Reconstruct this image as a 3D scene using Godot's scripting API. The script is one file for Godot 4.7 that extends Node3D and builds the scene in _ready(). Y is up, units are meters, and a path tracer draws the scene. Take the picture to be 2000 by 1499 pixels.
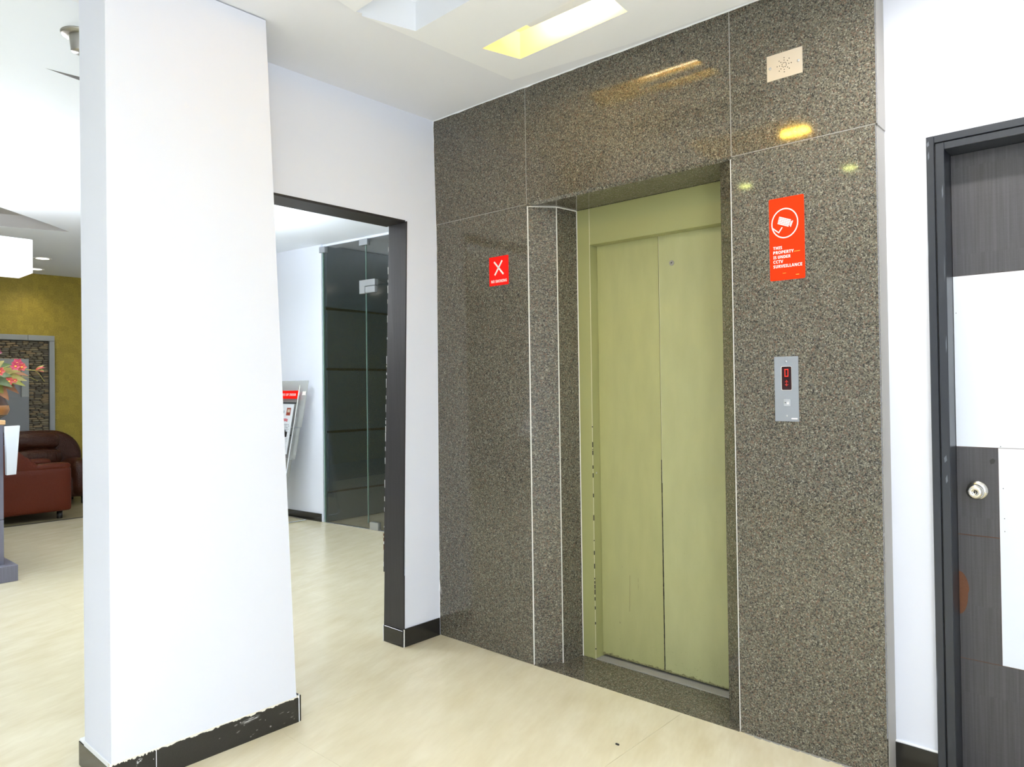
extends Node3D

# ---------------------------------------------------------------- helpers
var M := {}
var rng := RandomNumberGenerator.new()
const E_ENTRANCE := 5.6
const E_BACK := 0.3
const E_LOBBY := 0.6
const E_DOWN_HALL := 3.0
const E_DOWN_LOBBY := 0.42
const E_PENDANT := 6.5
const E_UPLIGHT := 11.5
const E_COVE := 0.33
const E_LOUNGE := 0.44
const LEAN := 0.006          # the lift wall stands a little out of plumb

class MB:
	var st := SurfaceTool.new()
	var lean := 0.0
	var off := Vector3.ZERO
	func _init(lean_by := 0.0) -> void:
		lean = lean_by
		st.begin(Mesh.PRIMITIVE_TRIANGLES)
		st.set_smooth_group(-1)
	func at(p: Vector3) -> Vector3:
		return Vector3(p.x - lean * p.y, p.y, p.z)
	# texture coordinates in metres, laid along the axes the face turns to
	func lay(p: Vector3, n: Vector3) -> Vector2:
		var m := n.abs()
		if m.x >= m.y and m.x >= m.z:
			return Vector2(-p.z, -p.y)
		return Vector2(p.x, p.z) if m.y >= m.z else Vector2(p.x, -p.y)
	func tri(a: Vector3, b: Vector3, c: Vector3) -> void:
		var n := (a - c).cross(a - b)
		for p in [a, b, c]:
			st.set_uv(lay(p, n))
			st.add_vertex(at(p))
	# flat face turned away from the point «inside»
	func face(pts: Array, inside: Vector3, uvs: Array = []) -> void:
		var mid := Vector3.ZERO
		for p in pts:
			mid += p / pts.size()
		var n: Vector3 = (pts[0] - pts[2]).cross(pts[0] - pts[1])
		if pts.size() == 4 and n.length() < 1e-12:
			n = (pts[0] - pts[3]).cross(pts[0] - pts[2])
		var flip: bool = n.dot(mid - inside) < 0.0
		for i in range(1, pts.size() - 1):
			for k in ([0, i + 1, i] if flip else [0, i, i + 1]):
				st.set_uv(uvs[k] if uvs.size() else lay(pts[k], n))
				st.add_vertex(at(pts[k]))
	# box from corner a to corner b with chamfered edges
	func box(a: Vector3, b: Vector3, c := 0.0) -> MB:
		var lo := Vector3(minf(a.x, b.x), minf(a.y, b.y), minf(a.z, b.z))
		var hi := Vector3(maxf(a.x, b.x), maxf(a.y, b.y), maxf(a.z, b.z))
		var m := (lo + hi) / 2.0
		var h := (hi - lo) / 2.0
		c = minf(c, minf(h.x, minf(h.y, h.z)) * 0.9)
		var inn := h - Vector3(c, c, c)
		for ax in 3:
			var u := (ax + 1) % 3
			var w := (ax + 2) % 3
			for s in [-1.0, 1.0]:
				var pts := []
				for q in [[-1, -1], [1, -1], [1, 1], [-1, 1]]:
					var p := m
					p[ax] += s * h[ax]; p[u] += q[0] * inn[u]; p[w] += q[1] * inn[w]
					pts.append(p)
				face(pts, m)
			if c > 0.0:
				for su in [-1.0, 1.0]:
					for sw in [-1.0, 1.0]:
						var pts := []
						for e in [[-1, true], [1, true], [1, false], [-1, false]]:
							var p := m
							p[ax] += e[0] * inn[ax]
							p[u] += su * (h[u] if e[1] else inn[u])
							p[w] += sw * (inn[w] if e[1] else h[w])
							pts.append(p)
						face(pts, m)
		if c > 0.0:
			for sx in [-1.0, 1.0]:
				for sy in [-1.0, 1.0]:
					for sz in [-1.0, 1.0]:
						face([m + Vector3(sx * h.x, sy * inn.y, sz * inn.z), m + Vector3(sx * inn.x, sy * h.y, sz * inn.z), m + Vector3(sx * inn.x, sy * inn.y, sz * h.z)], m)
		return self
	# convex plan (x, z) standing from y0 to y1; a second plan gives a taper
	func prism(plan: Array, y0: float, y1: float, top: Array = []) -> MB:
		if top.is_empty():
			top = plan
		var mid := Vector3.ZERO
		for p in plan:
			mid += Vector3(p.x, 0, p.y) / plan.size()
		mid.y = (y0 + y1) / 2
		var n := plan.size()
		var lo := []
		var hi := []
		for i in n:
			lo.append(Vector3(plan[i].x, y0, plan[i].y)); hi.append(Vector3(top[i].x, y1, top[i].y))
		face(lo, mid); face(hi, mid)
		for i in n:
			var k := (i + 1) % n
			face([lo[i], lo[k], hi[k], hi[i]], mid)
		return self
	# closed outline in the plane (u, v), carried by «put», thick from d0 to d1 with rounded rims
	func slab(poly: Array, put: Callable, d0: float, d1: float, r := 0.0, steps := 4, puff := 0.0) -> MB:
		var n := poly.size()
		var area := 0.0
		for i in n:
			area += poly[i].cross(poly[(i + 1) % n])
		var side := 1.0 if area > 0 else -1.0
		var out := []
		for i in n:
			var e0: Vector2 = (poly[i] - poly[(i + n - 1) % n]).normalized()
			var e1: Vector2 = (poly[(i + 1) % n] - poly[i]).normalized()
			var nn: Vector2 = (Vector2(e0.y, -e0.x) + Vector2(e1.y, -e1.x)) * side
			out.append(nn / maxf(0.5, 1.0 + e0.dot(e1)) if nn.length() > 0.01 else Vector2.ZERO)
		var rings := []
		var r2: float = minf(r, (d1 - d0) / 2.0)
		if r2 <= 0.0:
			rings = [[0.0, d0], [0.0, d1]]
		else:
			for k in steps + 1:
				var a := PI / 2 * k / steps
				rings.append([r2 * (1 - sin(a)), d0 + r2 * (1 - cos(a))])
			for k in steps + 1:
				var a := PI / 2 * (1 - float(k) / steps)
				rings.append([r2 * (1 - sin(a)), d1 - r2 * (1 - cos(a))])
		if r2 > 0.0:
			st.set_smooth_group(1)
		var pts := []
		for ring in rings:
			var row := []
			for i in n:
				row.append(poly[i] - out[i] * ring[0])
			pts.append(row)
		var turn: bool = false
		var a0: Vector3 = put.call(0.0, 0.0, 0.0)
		var bu: Vector3 = put.call(1.0, 0.0, 0.0) - a0
		var bv: Vector3 = put.call(0.0, 1.0, 0.0) - a0
		var bd: Vector3 = put.call(0.0, 0.0, 1.0) - a0
		turn = (bu.cross(bv).dot(bd) > 0) == (area > 0)
		for k in rings.size() - 1:
			for i in n:
				var j := (i + 1) % n
				var p00: Vector3 = put.call(pts[k][i].x, pts[k][i].y, rings[k][1])
				var p01: Vector3 = put.call(pts[k][j].x, pts[k][j].y, rings[k][1])
				var p10: Vector3 = put.call(pts[k + 1][i].x, pts[k + 1][i].y, rings[k + 1][1])
				var p11: Vector3 = put.call(pts[k + 1][j].x, pts[k + 1][j].y, rings[k + 1][1])
				if turn:
					tri(p00, p10, p01); tri(p01, p10, p11)
				else:
					tri(p00, p01, p10); tri(p01, p11, p10)
		for cap in [0, rings.size() - 1]:
			var flat := PackedVector2Array(pts[cap])
			var ix := Geometry2D.triangulate_polygon(flat)
			for t in range(0, ix.size(), 3):
				var q := []
				for e in 3:
					q.append(put.call(flat[ix[t + e]].x, flat[ix[t + e]].y, rings[cap][1]))
				var nn: Vector3 = (q[0] - q[2]).cross(q[0] - q[1])
				var want: Vector3 = bd * (-1.0 if cap == 0 else 1.0)
				if nn.dot(want) < 0:
					tri(q[0], q[2], q[1])
				else:
					tri(q[0], q[1], q[2])
		st.set_smooth_group(-1)
		return self
	# turned profile: list of (radius, height) upwards along the y axis of t
	func lathe(profile: Array, t: Transform3D, segs := 24, smooth := true) -> MB:
		st.set_smooth_group(2 if smooth else -1)
		for k in profile.size() - 1:
			for i in segs:
				var a := TAU * i / segs
				var b := TAU * (i + 1) / segs
				var q := func(ang: float, m: int) -> Vector3: return t * Vector3(cos(ang) * profile[m].x, profile[m].y, sin(ang) * profile[m].x)
				if profile[k].x > 1e-6:
					tri(q.call(a, k), q.call(b, k), q.call(a, k + 1))
				if profile[k + 1].x > 1e-6:
					tri(q.call(b, k), q.call(b, k + 1), q.call(a, k + 1))
		st.set_smooth_group(-1)
		return self
	func tube(path: Array, r: float, segs := 10) -> MB:
		st.set_smooth_group(3)
		var rings := []
		var side := Vector3.ZERO
		for i in path.size():
			var d: Vector3 = (path[mini(i + 1, path.size() - 1)] - path[maxi(i - 1, 0)]).normalized()
			if side == Vector3.ZERO:
				side = d.cross(Vector3.UP if absf(d.y) < 0.9 else Vector3.RIGHT).normalized()
			side = (side - d * side.dot(d)).normalized()
			var up := d.cross(side)
			var ring := []
			for k in segs:
				var a := TAU * k / segs
				ring.append(path[i] + (side * cos(a) + up * sin(a)) * r)
			rings.append(ring)
		for i in path.size() - 1:
			for k in segs:
				var j := (k + 1) % segs
				tri(rings[i][k], rings[i + 1][k], rings[i][j]); tri(rings[i][j], rings[i + 1][k], rings[i + 1][j])
		st.set_smooth_group(-1)
		for e in [0, path.size() - 1]:
			face(rings[e], path[1] if e == 0 else path[path.size() - 2])
		return self
	# soft box: rounded edges, faces swollen by «puff»
	func cushion(a: Vector3, b: Vector3, r: float, puff := 0.0, n := 8) -> MB:
		st.set_smooth_group(4)
		var m := (a + b) / 2.0
		var h := (b - a).abs() / 2.0
		var inn := Vector3(maxf(h.x - r, 0.001), maxf(h.y - r, 0.001), maxf(h.z - r, 0.001))
		var put := func(p: Vector3) -> Vector3:
			var cl := Vector3(clampf(p.x * h.x, -inn.x, inn.x), clampf(p.y * h.y, -inn.y, inn.y), clampf(p.z * h.z, -inn.z, inn.z))
			var d := Vector3(p.x * h.x, p.y * h.y, p.z * h.z) - cl
			var o := cl + d.normalized() * minf(d.length(), r) if d.length() > 1e-6 else cl
			var sw := (1 - p.x * p.x) * (1 - p.y * p.y) + (1 - p.y * p.y) * (1 - p.z * p.z) + (1 - p.z * p.z) * (1 - p.x * p.x)
			return m + o + p.normalized() * puff * sw
		var ease := func(x: float) -> float: return sin(x * PI / 2.0)
		for ax in 3:
			var u := (ax + 1) % 3
			var w := (ax + 2) % 3
			for s in [-1.0, 1.0]:
				for i in n:
					for k in n:
						var q := []
						for e in [[0, 0], [1, 0], [1, 1], [0, 1]]:
							var p := Vector3.ZERO
							p[ax] = s; p[u] = ease.call(-1.0 + 2.0 * (i + e[0]) / n); p[w] = ease.call(-1.0 + 2.0 * (k + e[1]) / n)
							q.append(put.call(p))
						if s > 0:
							tri(q[0], q[2], q[1]); tri(q[0], q[3], q[2])
						else:
							tri(q[0], q[1], q[2]); tri(q[0], q[2], q[3])
		st.set_smooth_group(-1)
		return self
	func done() -> ArrayMesh:
		st.generate_normals()
		return st.commit()


func root_of(n: Node) -> Vector3:
	var p := Vector3.ZERO
	var k = n
	while k != self and k is Node3D:
		p += k.position
		k = k.get_parent()
	return p

var taken := {}
func numbered(called: String) -> String:
	var n: int = taken.get(called, 0)
	taken[called] = n + 1
	return called if n == 0 else "%s_%03d" % [called, n]

func thing(called: String, label: String, category: String, at: Vector3, group := "") -> Node3D:
	var o := Node3D.new()
	o.name = numbered(called)
	add_child(o)
	o.position = at
	mark(o, label, category, group)
	return o

func mark(o: Node, label: String, category: String, group := "") -> Node:
	o.set_meta("label", label)
	o.set_meta("category", category)
	if group:
		o.set_meta("group", group)
	return o

var SETTING := {
	"floor": ["cream stone tile floor running through the lift hall and the lobby", "floor"],
	"ceiling": ["white painted ceiling with a brighter fixed panel and slanted cut-out coves", "ceiling"],
	"wall_back_left": ["speckled brown granite wall panels left of the lift with the red sticker", "granite wall"],
	"wall_back_right": ["speckled brown granite wall panels right of the lift with the call panel", "granite wall"],
	"trim_1": ["granite lintel, splayed reveals and threshold framing the lift opening", "door surround"],
	"wall_left": ["white wall with a grey lined doorless opening between pillar and granite", "wall"],
	"baseboard_left": ["short black stone skirting at the foot of the white opening wall", "skirting"],
	"wall_right": ["white wall strip between the granite edge and the black framed door", "wall"],
	"baseboard_right": ["black stone skirting beside the black framed door", "skirting"],
	"wall_far": ["white far wall behind the newspaper stand, seen through the opening", "wall"],
	"baseboard_far": ["black skirting below the newspaper stand on the far white wall", "skirting"],
	"wall_dark_room": ["dark panelled wall with horizontal grooves behind the glass partition", "wall"],
	"wall_lounge": ["olive gold patterned wall behind the leather sofa", "wall"],
	"door_1": ["grey and white laminated door in a black frame with round steel knob", "door"],
}

func setting(called: String) -> Node3D:
	var o := Node3D.new()
	if SETTING.has(called):
		o.set_meta("label", SETTING[called][0])
		o.set_meta("category", SETTING[called][1])
	o.name = called
	add_child(o)
	o.set_meta("kind", "structure")
	return o

# commits the shapes in mb (world coordinates) as one named mesh under parent
func obj(called: String, mb: MB, m: Material, parent: Node = self, label := "") -> MeshInstance3D:
	var o := MeshInstance3D.new()
	o.name = called if parent != self else numbered(called)
	var mesh := mb.done()
	o.mesh = mesh
	o.material_override = m
	parent.add_child(o, true)
	var base := root_of(parent)
	o.position = -base
	if label:
		o.set_meta("label", label)
	return o

func shape(called: String, mesh: Mesh, m: Material, parent: Node, t: Transform3D) -> MeshInstance3D:
	var o := MeshInstance3D.new()
	o.name = called
	o.mesh = mesh
	o.material_override = m
	parent.add_child(o, true)
	o.transform = t.translated(-root_of(parent))
	return o

func V(x: float, y: float, z: float) -> Vector3:
	return Vector3(x, y, z)

func on(at: Vector3, euler := Vector3.ZERO) -> Transform3D:
	return Transform3D(Basis.from_euler(euler), at)

# lettering standing on the lift wall (faces +z), left edge and baseline at «at», stretched to width x height of the capitals
func lettering(called: String, text: String, parent: Node, at: Vector3, width: float, cap: float, m: Material, bold := true, basis := Basis.IDENTITY, depth := 0.0006) -> MeshInstance3D:
	var f := SystemFont.new()
	f.font_names = PackedStringArray(["Droid Sans"])
	f.font_weight = 700 if bold else 400
	var t := TextMesh.new()
	t.font = f
	t.font_size = 64
	t.pixel_size = 0.001
	t.depth = 0.002
	t.horizontal_alignment = HORIZONTAL_ALIGNMENT_LEFT
	t.text = text
	var arr := ArrayMesh.new()
	for s in t.get_surface_count():
		arr.add_surface_from_arrays(Mesh.PRIMITIVE_TRIANGLES, t.surface_get_arrays(s))
	var box := arr.get_aabb()
	var k := Basis.from_scale(Vector3(width / box.size.x, cap / box.size.y, depth / 0.002))
	var tr := Transform3D(basis * k, at) * Transform3D(Basis.IDENTITY, Vector3(-box.position.x, -box.position.y, 0.001))
	return shape(called, arr, m, parent, tr)

# ---------------------------------------------------------------- materials
func mat(called: String, c: Color, rough := 0.6, metal := 0.0) -> StandardMaterial3D:
	var m := StandardMaterial3D.new()
	m.resource_name = called
	m.albedo_color = c
	m.roughness = rough
	m.metallic = metal
	M[called] = m
	return m

func rgb8(r: int, g: int, b: int) -> Color:
	return Color8(r, g, b)

func tex(w: int, h: int, data: PackedByteArray) -> ImageTexture:
	return ImageTexture.create_from_image(Image.create_from_data(w, h, false, Image.FORMAT_RGB8, data))

func cover(m: StandardMaterial3D, t: Texture2D, metres: float) -> void:
	m.albedo_texture = t
	m.uv1_scale = Vector3.ONE / metres

func noise(freq: float, sd: int, oct := 3) -> FastNoiseLite:
	var n := FastNoiseLite.new()
	n.seed = sd
	n.noise_type = FastNoiseLite.TYPE_SIMPLEX_SMOOTH
	n.frequency = freq
	n.fractal_octaves = oct
	return n

func bump(m: StandardMaterial3D, freq: float, metres: float, cm: float, sd := 3) -> void:
	var t := NoiseTexture2D.new()
	t.width = 256; t.height = 256
	t.seamless = true
	t.noise = noise(freq, sd)
	m.heightmap_enabled = true
	m.heightmap_texture = t
	m.heightmap_scale = cm
	m.uv1_scale = Vector3.ONE / metres

# polished speckled granite: a jittered lattice of mineral grains
func granite_texture() -> ImageTexture:
	var n := 1024
	var cells := 250
	var g := RandomNumberGenerator.new()
	g.seed = 11
	var px := PackedFloat32Array(); px.resize(cells * cells)
	var py := PackedFloat32Array(); py.resize(cells * cells)
	var cr := PackedByteArray(); cr.resize(cells * cells)
	var cg := PackedByteArray(); cg.resize(cells * cells)
	var cb := PackedByteArray(); cb.resize(cells * cells)
	var kinds := [[120, 116, 100], [102, 98, 86], [88, 84, 73], [52, 50, 46], [112, 92, 78], [148, 144, 130], [98, 98, 92], [76, 71, 60]]
	var share := [0.22, 0.42, 0.57, 0.69, 0.78, 0.85, 0.93, 1.0]
	for i in cells * cells:
		px[i] = g.randf(); py[i] = g.randf()
		var r := g.randf()
		var k := 0
		while share[k] < r:
			k += 1
		var v := g.randf_range(0.9, 1.1)
		cr[i] = int(minf(255, kinds[k][0] * v)); cg[i] = int(minf(255, kinds[k][1] * v)); cb[i] = int(minf(255, kinds[k][2] * v))
	var data := PackedByteArray(); data.resize(n * n * 3)
	var sc := float(cells) / n
	for y in n:
		var fy := y * sc
		var cy := int(fy)
		for x in n:
			var fx := x * sc
			var cx := int(fx)
			var best := 9.0
			var bi := 0
			for dy in [-1, 0, 1]:
				var ry := posmod(cy + dy, cells) * cells
				for dx in [-1, 0, 1]:
					var id := ry + posmod(cx + dx, cells)
					var ax: float = cx + dx + px[id] - fx
					var ay: float = cy + dy + py[id] - fy
					var d := ax * ax + ay * ay
					if d < best:
						best = d; bi = id
			var o := (y * n + x) * 3
			data[o] = cr[bi]; data[o + 1] = cg[bi]; data[o + 2] = cb[bi]
	return tex(n, n, data)

# cream stone with soft slanting streaks
func floor_texture() -> ImageTexture:
	var n := 512
	var a := noise(0.012, 5, 4)
	var b := noise(0.03, 8, 3)
	var c := noise(0.18, 9, 2)
	var data := PackedByteArray(); data.resize(n * n * 3)
	for y in n:
		for x in n:
			# streaks run almost along z (the v axis), blended at the rim so that the tile repeats
			var s := 0.0
			for q in [[0, 0], [n, 0], [0, n], [n, n]]:
				var wx: float = 1.0 - absf(x - q[0]) / n if q[0] == 0 else float(x) / n
				var wy: float = 1.0 - absf(y - q[1]) / n if q[1] == 0 else float(y) / n
				var X: float = x - q[0]
				var Y: float = y - q[1]
				var u := X * 0.94 - Y * 0.34
				var v := X * 0.34 + Y * 0.94
				s += wx * wy * (0.6 * a.get_noise_2d(u * 1.3, v * 0.8) + 0.75 * b.get_noise_2d(u * 1.1, v * 0.28) + 0.25 * c.get_noise_2d(u, v * 0.22))
			var t := clampf(0.55 + s * 0.55, 0.0, 1.0)
			var o := (y * n + x) * 3
			data[o] = int(lerpf(210, 232, t)); data[o + 1] = int(lerpf(198, 225, t)); data[o + 2] = int(lerpf(164, 199, t))
	return tex(n, n, data)

# dark linen-look laminate
func weave_texture(lo: int, hi: int, tint: Vector3) -> ImageTexture:
	var n := 512
	var g := RandomNumberGenerator.new()
	g.seed = 21
	var col := PackedFloat32Array(); col.resize(n)
	var row := PackedFloat32Array(); row.resize(n)
	for i in n:
		col[i] = g.randf(); row[i] = g.randf()
	var broad := noise(0.02, 4, 2)
	var data := PackedByteArray(); data.resize(n * n * 3)
	for y in n:
		for x in n:
			var t := 0.25 + 0.24 * col[(x / 2) % n] + 0.08 * row[(y / 2) % n] + 0.36 * g.randf() + 0.22 * broad.get_noise_2d(x * 2.5, y * 0.08)
			var v := lerpf(lo, hi, clampf(t, 0.0, 1.0))
			var o := (y * n + x) * 3
			data[o] = int(v * tint.x); data[o + 1] = int(v * tint.y); data[o + 2] = int(v * tint.z)
	return tex(n, n, data)

# olive-gold wall covering of small square patches
func patch_texture() -> ImageTexture:
	var n := 512
	var k := 16
	var g := RandomNumberGenerator.new()
	g.seed = 31
	var tone := PackedFloat32Array(); tone.resize(k * k)
	for i in k * k:
		tone[i] = g.randf()
	var fine := noise(0.09, 12, 3)
	var data := PackedByteArray(); data.resize(n * n * 3)
	for y in n:
		for x in n:
			var t := 0.34 * tone[(y * k / n) * k + (x * k / n)] + 0.33 + 0.5 * fine.get_noise_2d(x, y)
			t = clampf(t, 0, 1)
			var o := (y * n + x) * 3
			data[o] = int(lerpf(140, 178, t)); data[o + 1] = int(lerpf(122, 156, t)); data[o + 2] = int(lerpf(34, 52, t))
	return tex(n, n, data)

# black polished skirting with white paint dabs, mapped once over a tile
func smeared_texture(sd: int, smears: int) -> ImageTexture:
	var w := 512
	var h := 96
	var g := RandomNumberGenerator.new()
	g.seed = sd
	var data := PackedByteArray(); data.resize(w * h * 3)
	var edge := noise(0.02, sd, 4)
	var drag := noise(0.05, sd + 1, 3)
	for y in h:
		for x in w:
			var v := 34.0 + 10.0 * g.randf()
			var lip := 3.0 + 9.0 * maxf(0.0, edge.get_noise_1d(x * 1.4) + 0.12)
			if y < lip:
				v = 236.0
			var o := (y * w + x) * 3
			data[o] = int(v); data[o + 1] = int(v * 0.98); data[o + 2] = int(v * 0.93)
	for i in smears:
		var cx := g.randf_range(0.35, 0.97) * w
		var cy := g.randf_range(0.15, 0.85) * h
		var rx := g.randf_range(2, 9)
		var ry := g.randf_range(1, 4)
		if i == 0:
			cx = 0.62 * w; cy = 0.2 * h; rx = 42; ry = 9
		for y in range(maxi(0, int(cy - ry)), mini(h, int(cy + ry) + 1)):
			for x in range(maxi(0, int(cx - rx)), mini(w, int(cx + rx) + 1)):
				var d := pow((x - cx) / rx, 2) + pow((y - cy - (x - cx) * -0.08) / ry, 2)
				if d < 1.0:
					var s := clampf((1.0 - d) * (0.55 + 1.6 * drag.get_noise_2d(x * 0.5, y * 3.0)), 0, 0.85)
					var o := (y * w + x) * 3
					for e in 3:
						data[o + e] = int(lerpf(data[o + e], 222, s))
	return tex(w, h, data)

# olive lift paint with scratches and scuffs towards the foot
func scuffed_texture(sd: int) -> ImageTexture:
	var w := 256
	var h := 1024
	var g := RandomNumberGenerator.new()
	g.seed = sd
	var im := Image.create(w, h, false, Image.FORMAT_RGB8)
	var base := Color8(164, 164, 113) if sd == 41 else Color8(170, 171, 124)
	im.fill(base)
	var soft := noise(0.012, sd, 3)
	for y in h:
		for x in w:
			var v := 1.0 + 0.03 * soft.get_noise_2d(x * 1.5, y * 0.5)
			im.set_pixel(x, y, base * v)
	var dark := rgb8(96, 92, 58)
	# one long upright scratch, a fainter one beside it, nicks, and rubbed paint along the foot
	if sd == 41:
		for y in range(818, 905):
			im.set_pixel(120 - int((y - 818) * 0.04), y, dark)
		for y in range(820, 850):
			if g.randf() < 0.6:
				im.set_pixel(154, y, rgb8(126, 122, 80))
		for q in [[74, 935], [75, 936], [76, 937], [74, 936], [75, 937], [75, 938], [88, 800], [89, 801], [92, 822], [150, 800]]:
			im.set_pixel(q[0], q[1], dark)
	var rag := noise(0.06, sd + 5, 4)
	for x in w:
		var up := int(3 + 6.0 * maxf(0.0, rag.get_noise_1d(x * 0.7) + 0.2))
		for y in range(h - up, h):
			if g.randf() < 0.75:
				im.set_pixel(x, y, rgb8(112, 108, 72) if g.randf() < 0.6 else dark)
	for i in 70:
		var y := h - 8 - int(pow(g.randf(), 2.0) * 60)
		var x := g.randi_range(0, w - 4)
		for k in g.randi_range(1, 3):
			im.set_pixel(mini(x + k, w - 1), y, rgb8(150, 148, 106))
	for i in 26:
		im.set_pixel(g.randi_range(0, w - 1), g.randi_range(500, h - 1), rgb8(130, 126, 88))
	return ImageTexture.create_from_image(im)

# front page: head block, red line, columns of grey lines
func newsprint_texture() -> ImageTexture:
	var w := 192
	var h := 288
	var g := RandomNumberGenerator.new()
	g.seed = 51
	var im := Image.create(w, h, false, Image.FORMAT_RGB8)
	im.fill(rgb8(226, 230, 236))
	im.fill_rect(Rect2i(138, 22, 34, 44), rgb8(148, 62, 44))
	im.fill_rect(Rect2i(144, 30, 22, 18), rgb8(206, 190, 168))
	for x in range(14, 120, 3):
		im.fill_rect(Rect2i(x, 36 + g.randi_range(0, 3), 2, 16), rgb8(150, 158, 172))
	for x in range(14, 158, 5):
		im.fill_rect(Rect2i(x, 84 + g.randi_range(0, 3), 4, 16), rgb8(198, 70, 84))
	for y in range(116, 280, 9):
		for x in range(12, 180, 3):
			if g.randf() < 0.75 and x % 60 > 4:
				im.fill_rect(Rect2i(x, y, 2, 3 if y > 150 else 5), rgb8(120, 124, 130))
	im.fill_rect(Rect2i(96, 150, 62, 40), rgb8(110, 114, 120))
	return ImageTexture.create_from_image(im)

func make_materials() -> void:
	var g := mat("granite", Color(0.94, 0.94, 0.94), 0.06)
	cover(g, granite_texture(), 0.92)
	mat("granite_edge", rgb8(172, 169, 164), 0.55)
	mat("wall_white", rgb8(234, 239, 251), 0.75)
	mat("wall_near", rgb8(225, 229, 240), 0.75)
	mat("ceiling_white", rgb8(240, 246, 255), 0.8)
	mat("ceiling_beige", rgb8(240, 242, 249), 0.8)
	mat("panel_white", rgb8(249, 251, 255), 0.8)
	mat("cove_white", rgb8(242, 246, 253), 0.8)
	mat("border_black", rgb8(20, 19, 18), 0.7)
	mat("cove_glow_tint", rgb8(253, 238, 186), 0.8)  # warm lamp glow put into the colour of the lit coves
	mat("cove_shade_tint", rgb8(168, 166, 163), 0.8)  # shade inside the lobby coves put into their colour
	mat("spot_metal", rgb8(158, 156, 148), 0.3, 0.9)
	mat("caulk", rgb8(236, 238, 240), 0.7)
	mat("grout", rgb8(150, 148, 142), 0.8)
	mat("grout_white", rgb8(226, 224, 220), 0.8)
	var fl := mat("floor_stone", Color.WHITE, 0.24)
	cover(fl, floor_texture(), 1.7)
	var fg := mat("floor_shade_tint", rgb8(186, 182, 168), 0.25)  # same stone greyed, the lounge shade put into its colour
	cover(fg, fl.albedo_texture, 1.7)
	mat("floor_joint", rgb8(176, 164, 132), 0.8)
	mat("black_stone", rgb8(34, 33, 31), 0.16)
	for k in 2:
		var s := mat("black_smeared_%d" % k, Color.WHITE, 0.2)
		s.albedo_texture = smeared_texture(61 + k, 22 - 14 * k)
		s.texture_repeat = false
	var w := mat("laminate", Color.WHITE, 0.42)
	cover(w, weave_texture(49, 84, Vector3(1.0, 0.985, 1.03)), 0.30)
	var wd := mat("laminate_dark", Color.WHITE, 0.42)
	cover(wd, weave_texture(31, 54, Vector3(1.0, 0.97, 1.0)), 0.30)
	mat("laminate_white", rgb8(224, 231, 242), 0.35)
	mat("chipped_wood", rgb8(98, 60, 36), 0.7)
	bump(M.chipped_wood, 0.05, 0.2, 0.1)
	mat("frame_paint", rgb8(43, 47, 54), 0.33)
	mat("dark_mark", rgb8(38, 38, 38), 0.5)  # dark grey of chips, pin holes, a worn spot and a crumb
	mat("olive", rgb8(155, 156, 104), 0.36)
	for k in 2:
		var o := mat("olive_leaf_%d" % k, Color.WHITE, 0.33)
		o.albedo_texture = scuffed_texture(41 + k)
		o.texture_repeat = false
	mat("olive_edge", rgb8(206, 204, 172), 0.35)
	mat("dark_gap", rgb8(22, 20, 16), 0.8)
	var al := mat("aluminium", rgb8(158, 156, 150), 0.5, 0.3)
	mat("steel", rgb8(196, 200, 206), 0.34, 0.75)
	mat("steel_plate", rgb8(152, 158, 166), 0.4, 0.4)
	mat("chrome", rgb8(225, 225, 222), 0.12, 1.0)
	mat("knob_steel", rgb8(216, 212, 204), 0.22, 1.0)
	mat("speaker_plate", rgb8(206, 196, 180), 0.38, 0.3)
	mat("black", rgb8(18, 18, 18), 0.5)
	mat("sign_orange", rgb8(255, 52, 8), 0.5).metallic_specular = 0.25
	mat("sign_red", rgb8(255, 24, 12), 0.5).metallic_specular = 0.25
	mat("sign_white", rgb8(250, 244, 240), 0.5)
	mat("sign_yellow", rgb8(255, 190, 70), 0.5)
	mat("display_glass", rgb8(40, 4, 6), 0.12)
	var dg := mat("display_digit", rgb8(255, 40, 20), 0.5)
	dg.emission_enabled = true; dg.emission = rgb8(255, 30, 16); dg.emission_energy_multiplier = 1.1
	var dd := mat("display_dim", rgb8(150, 22, 14), 0.5)
	dd.emission_enabled = true; dd.emission = rgb8(120, 14, 8); dd.emission_energy_multiplier = 0.4
	var gl := mat("glass", Color(0.10, 0.15, 0.14, 0.22), 0.02)
	gl.transparency = BaseMaterial3D.TRANSPARENCY_ALPHA
	mat("glass_edge", rgb8(128, 160, 150), 0.2)
	var ac := mat("see_through_grey", Color(0.80, 0.81, 0.79, 0.3), 0.2)
	ac.transparency = BaseMaterial3D.TRANSPARENCY_ALPHA
	var wg := mat("window_glass", Color(0.9, 0.95, 0.95, 0.04), 0.02)
	wg.transparency = BaseMaterial3D.TRANSPARENCY_ALPHA
	mat("dark_panel", rgb8(74, 88, 96), 0.1)
	mat("dark_room", rgb8(130, 138, 142), 0.8)
	var yw := mat("gold_wall", Color.WHITE, 0.5)
	cover(yw, patch_texture(), 0.9)
	mat("grey_granite", rgb8(150, 154, 152), 0.4)
	mat("niche_slab", rgb8(128, 131, 134), 0.4)
	for k in 4:
		mat("stone_%d" % k, [rgb8(132, 122, 98), rgb8(112, 106, 90), rgb8(146, 128, 98), rgb8(98, 92, 80)][k], 0.85)
	mat("stone_gap", rgb8(70, 64, 52), 0.9)
	mat("leather_brown", rgb8(86, 31, 10), 0.42).metallic_specular = 0.35
	var le = M.leather_brown
	bump(le, 0.06, 0.35, 0.25)
	mat("leather_dark", rgb8(60, 28, 14), 0.36).metallic_specular = 0.4
	var ld = M.leather_dark
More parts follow.
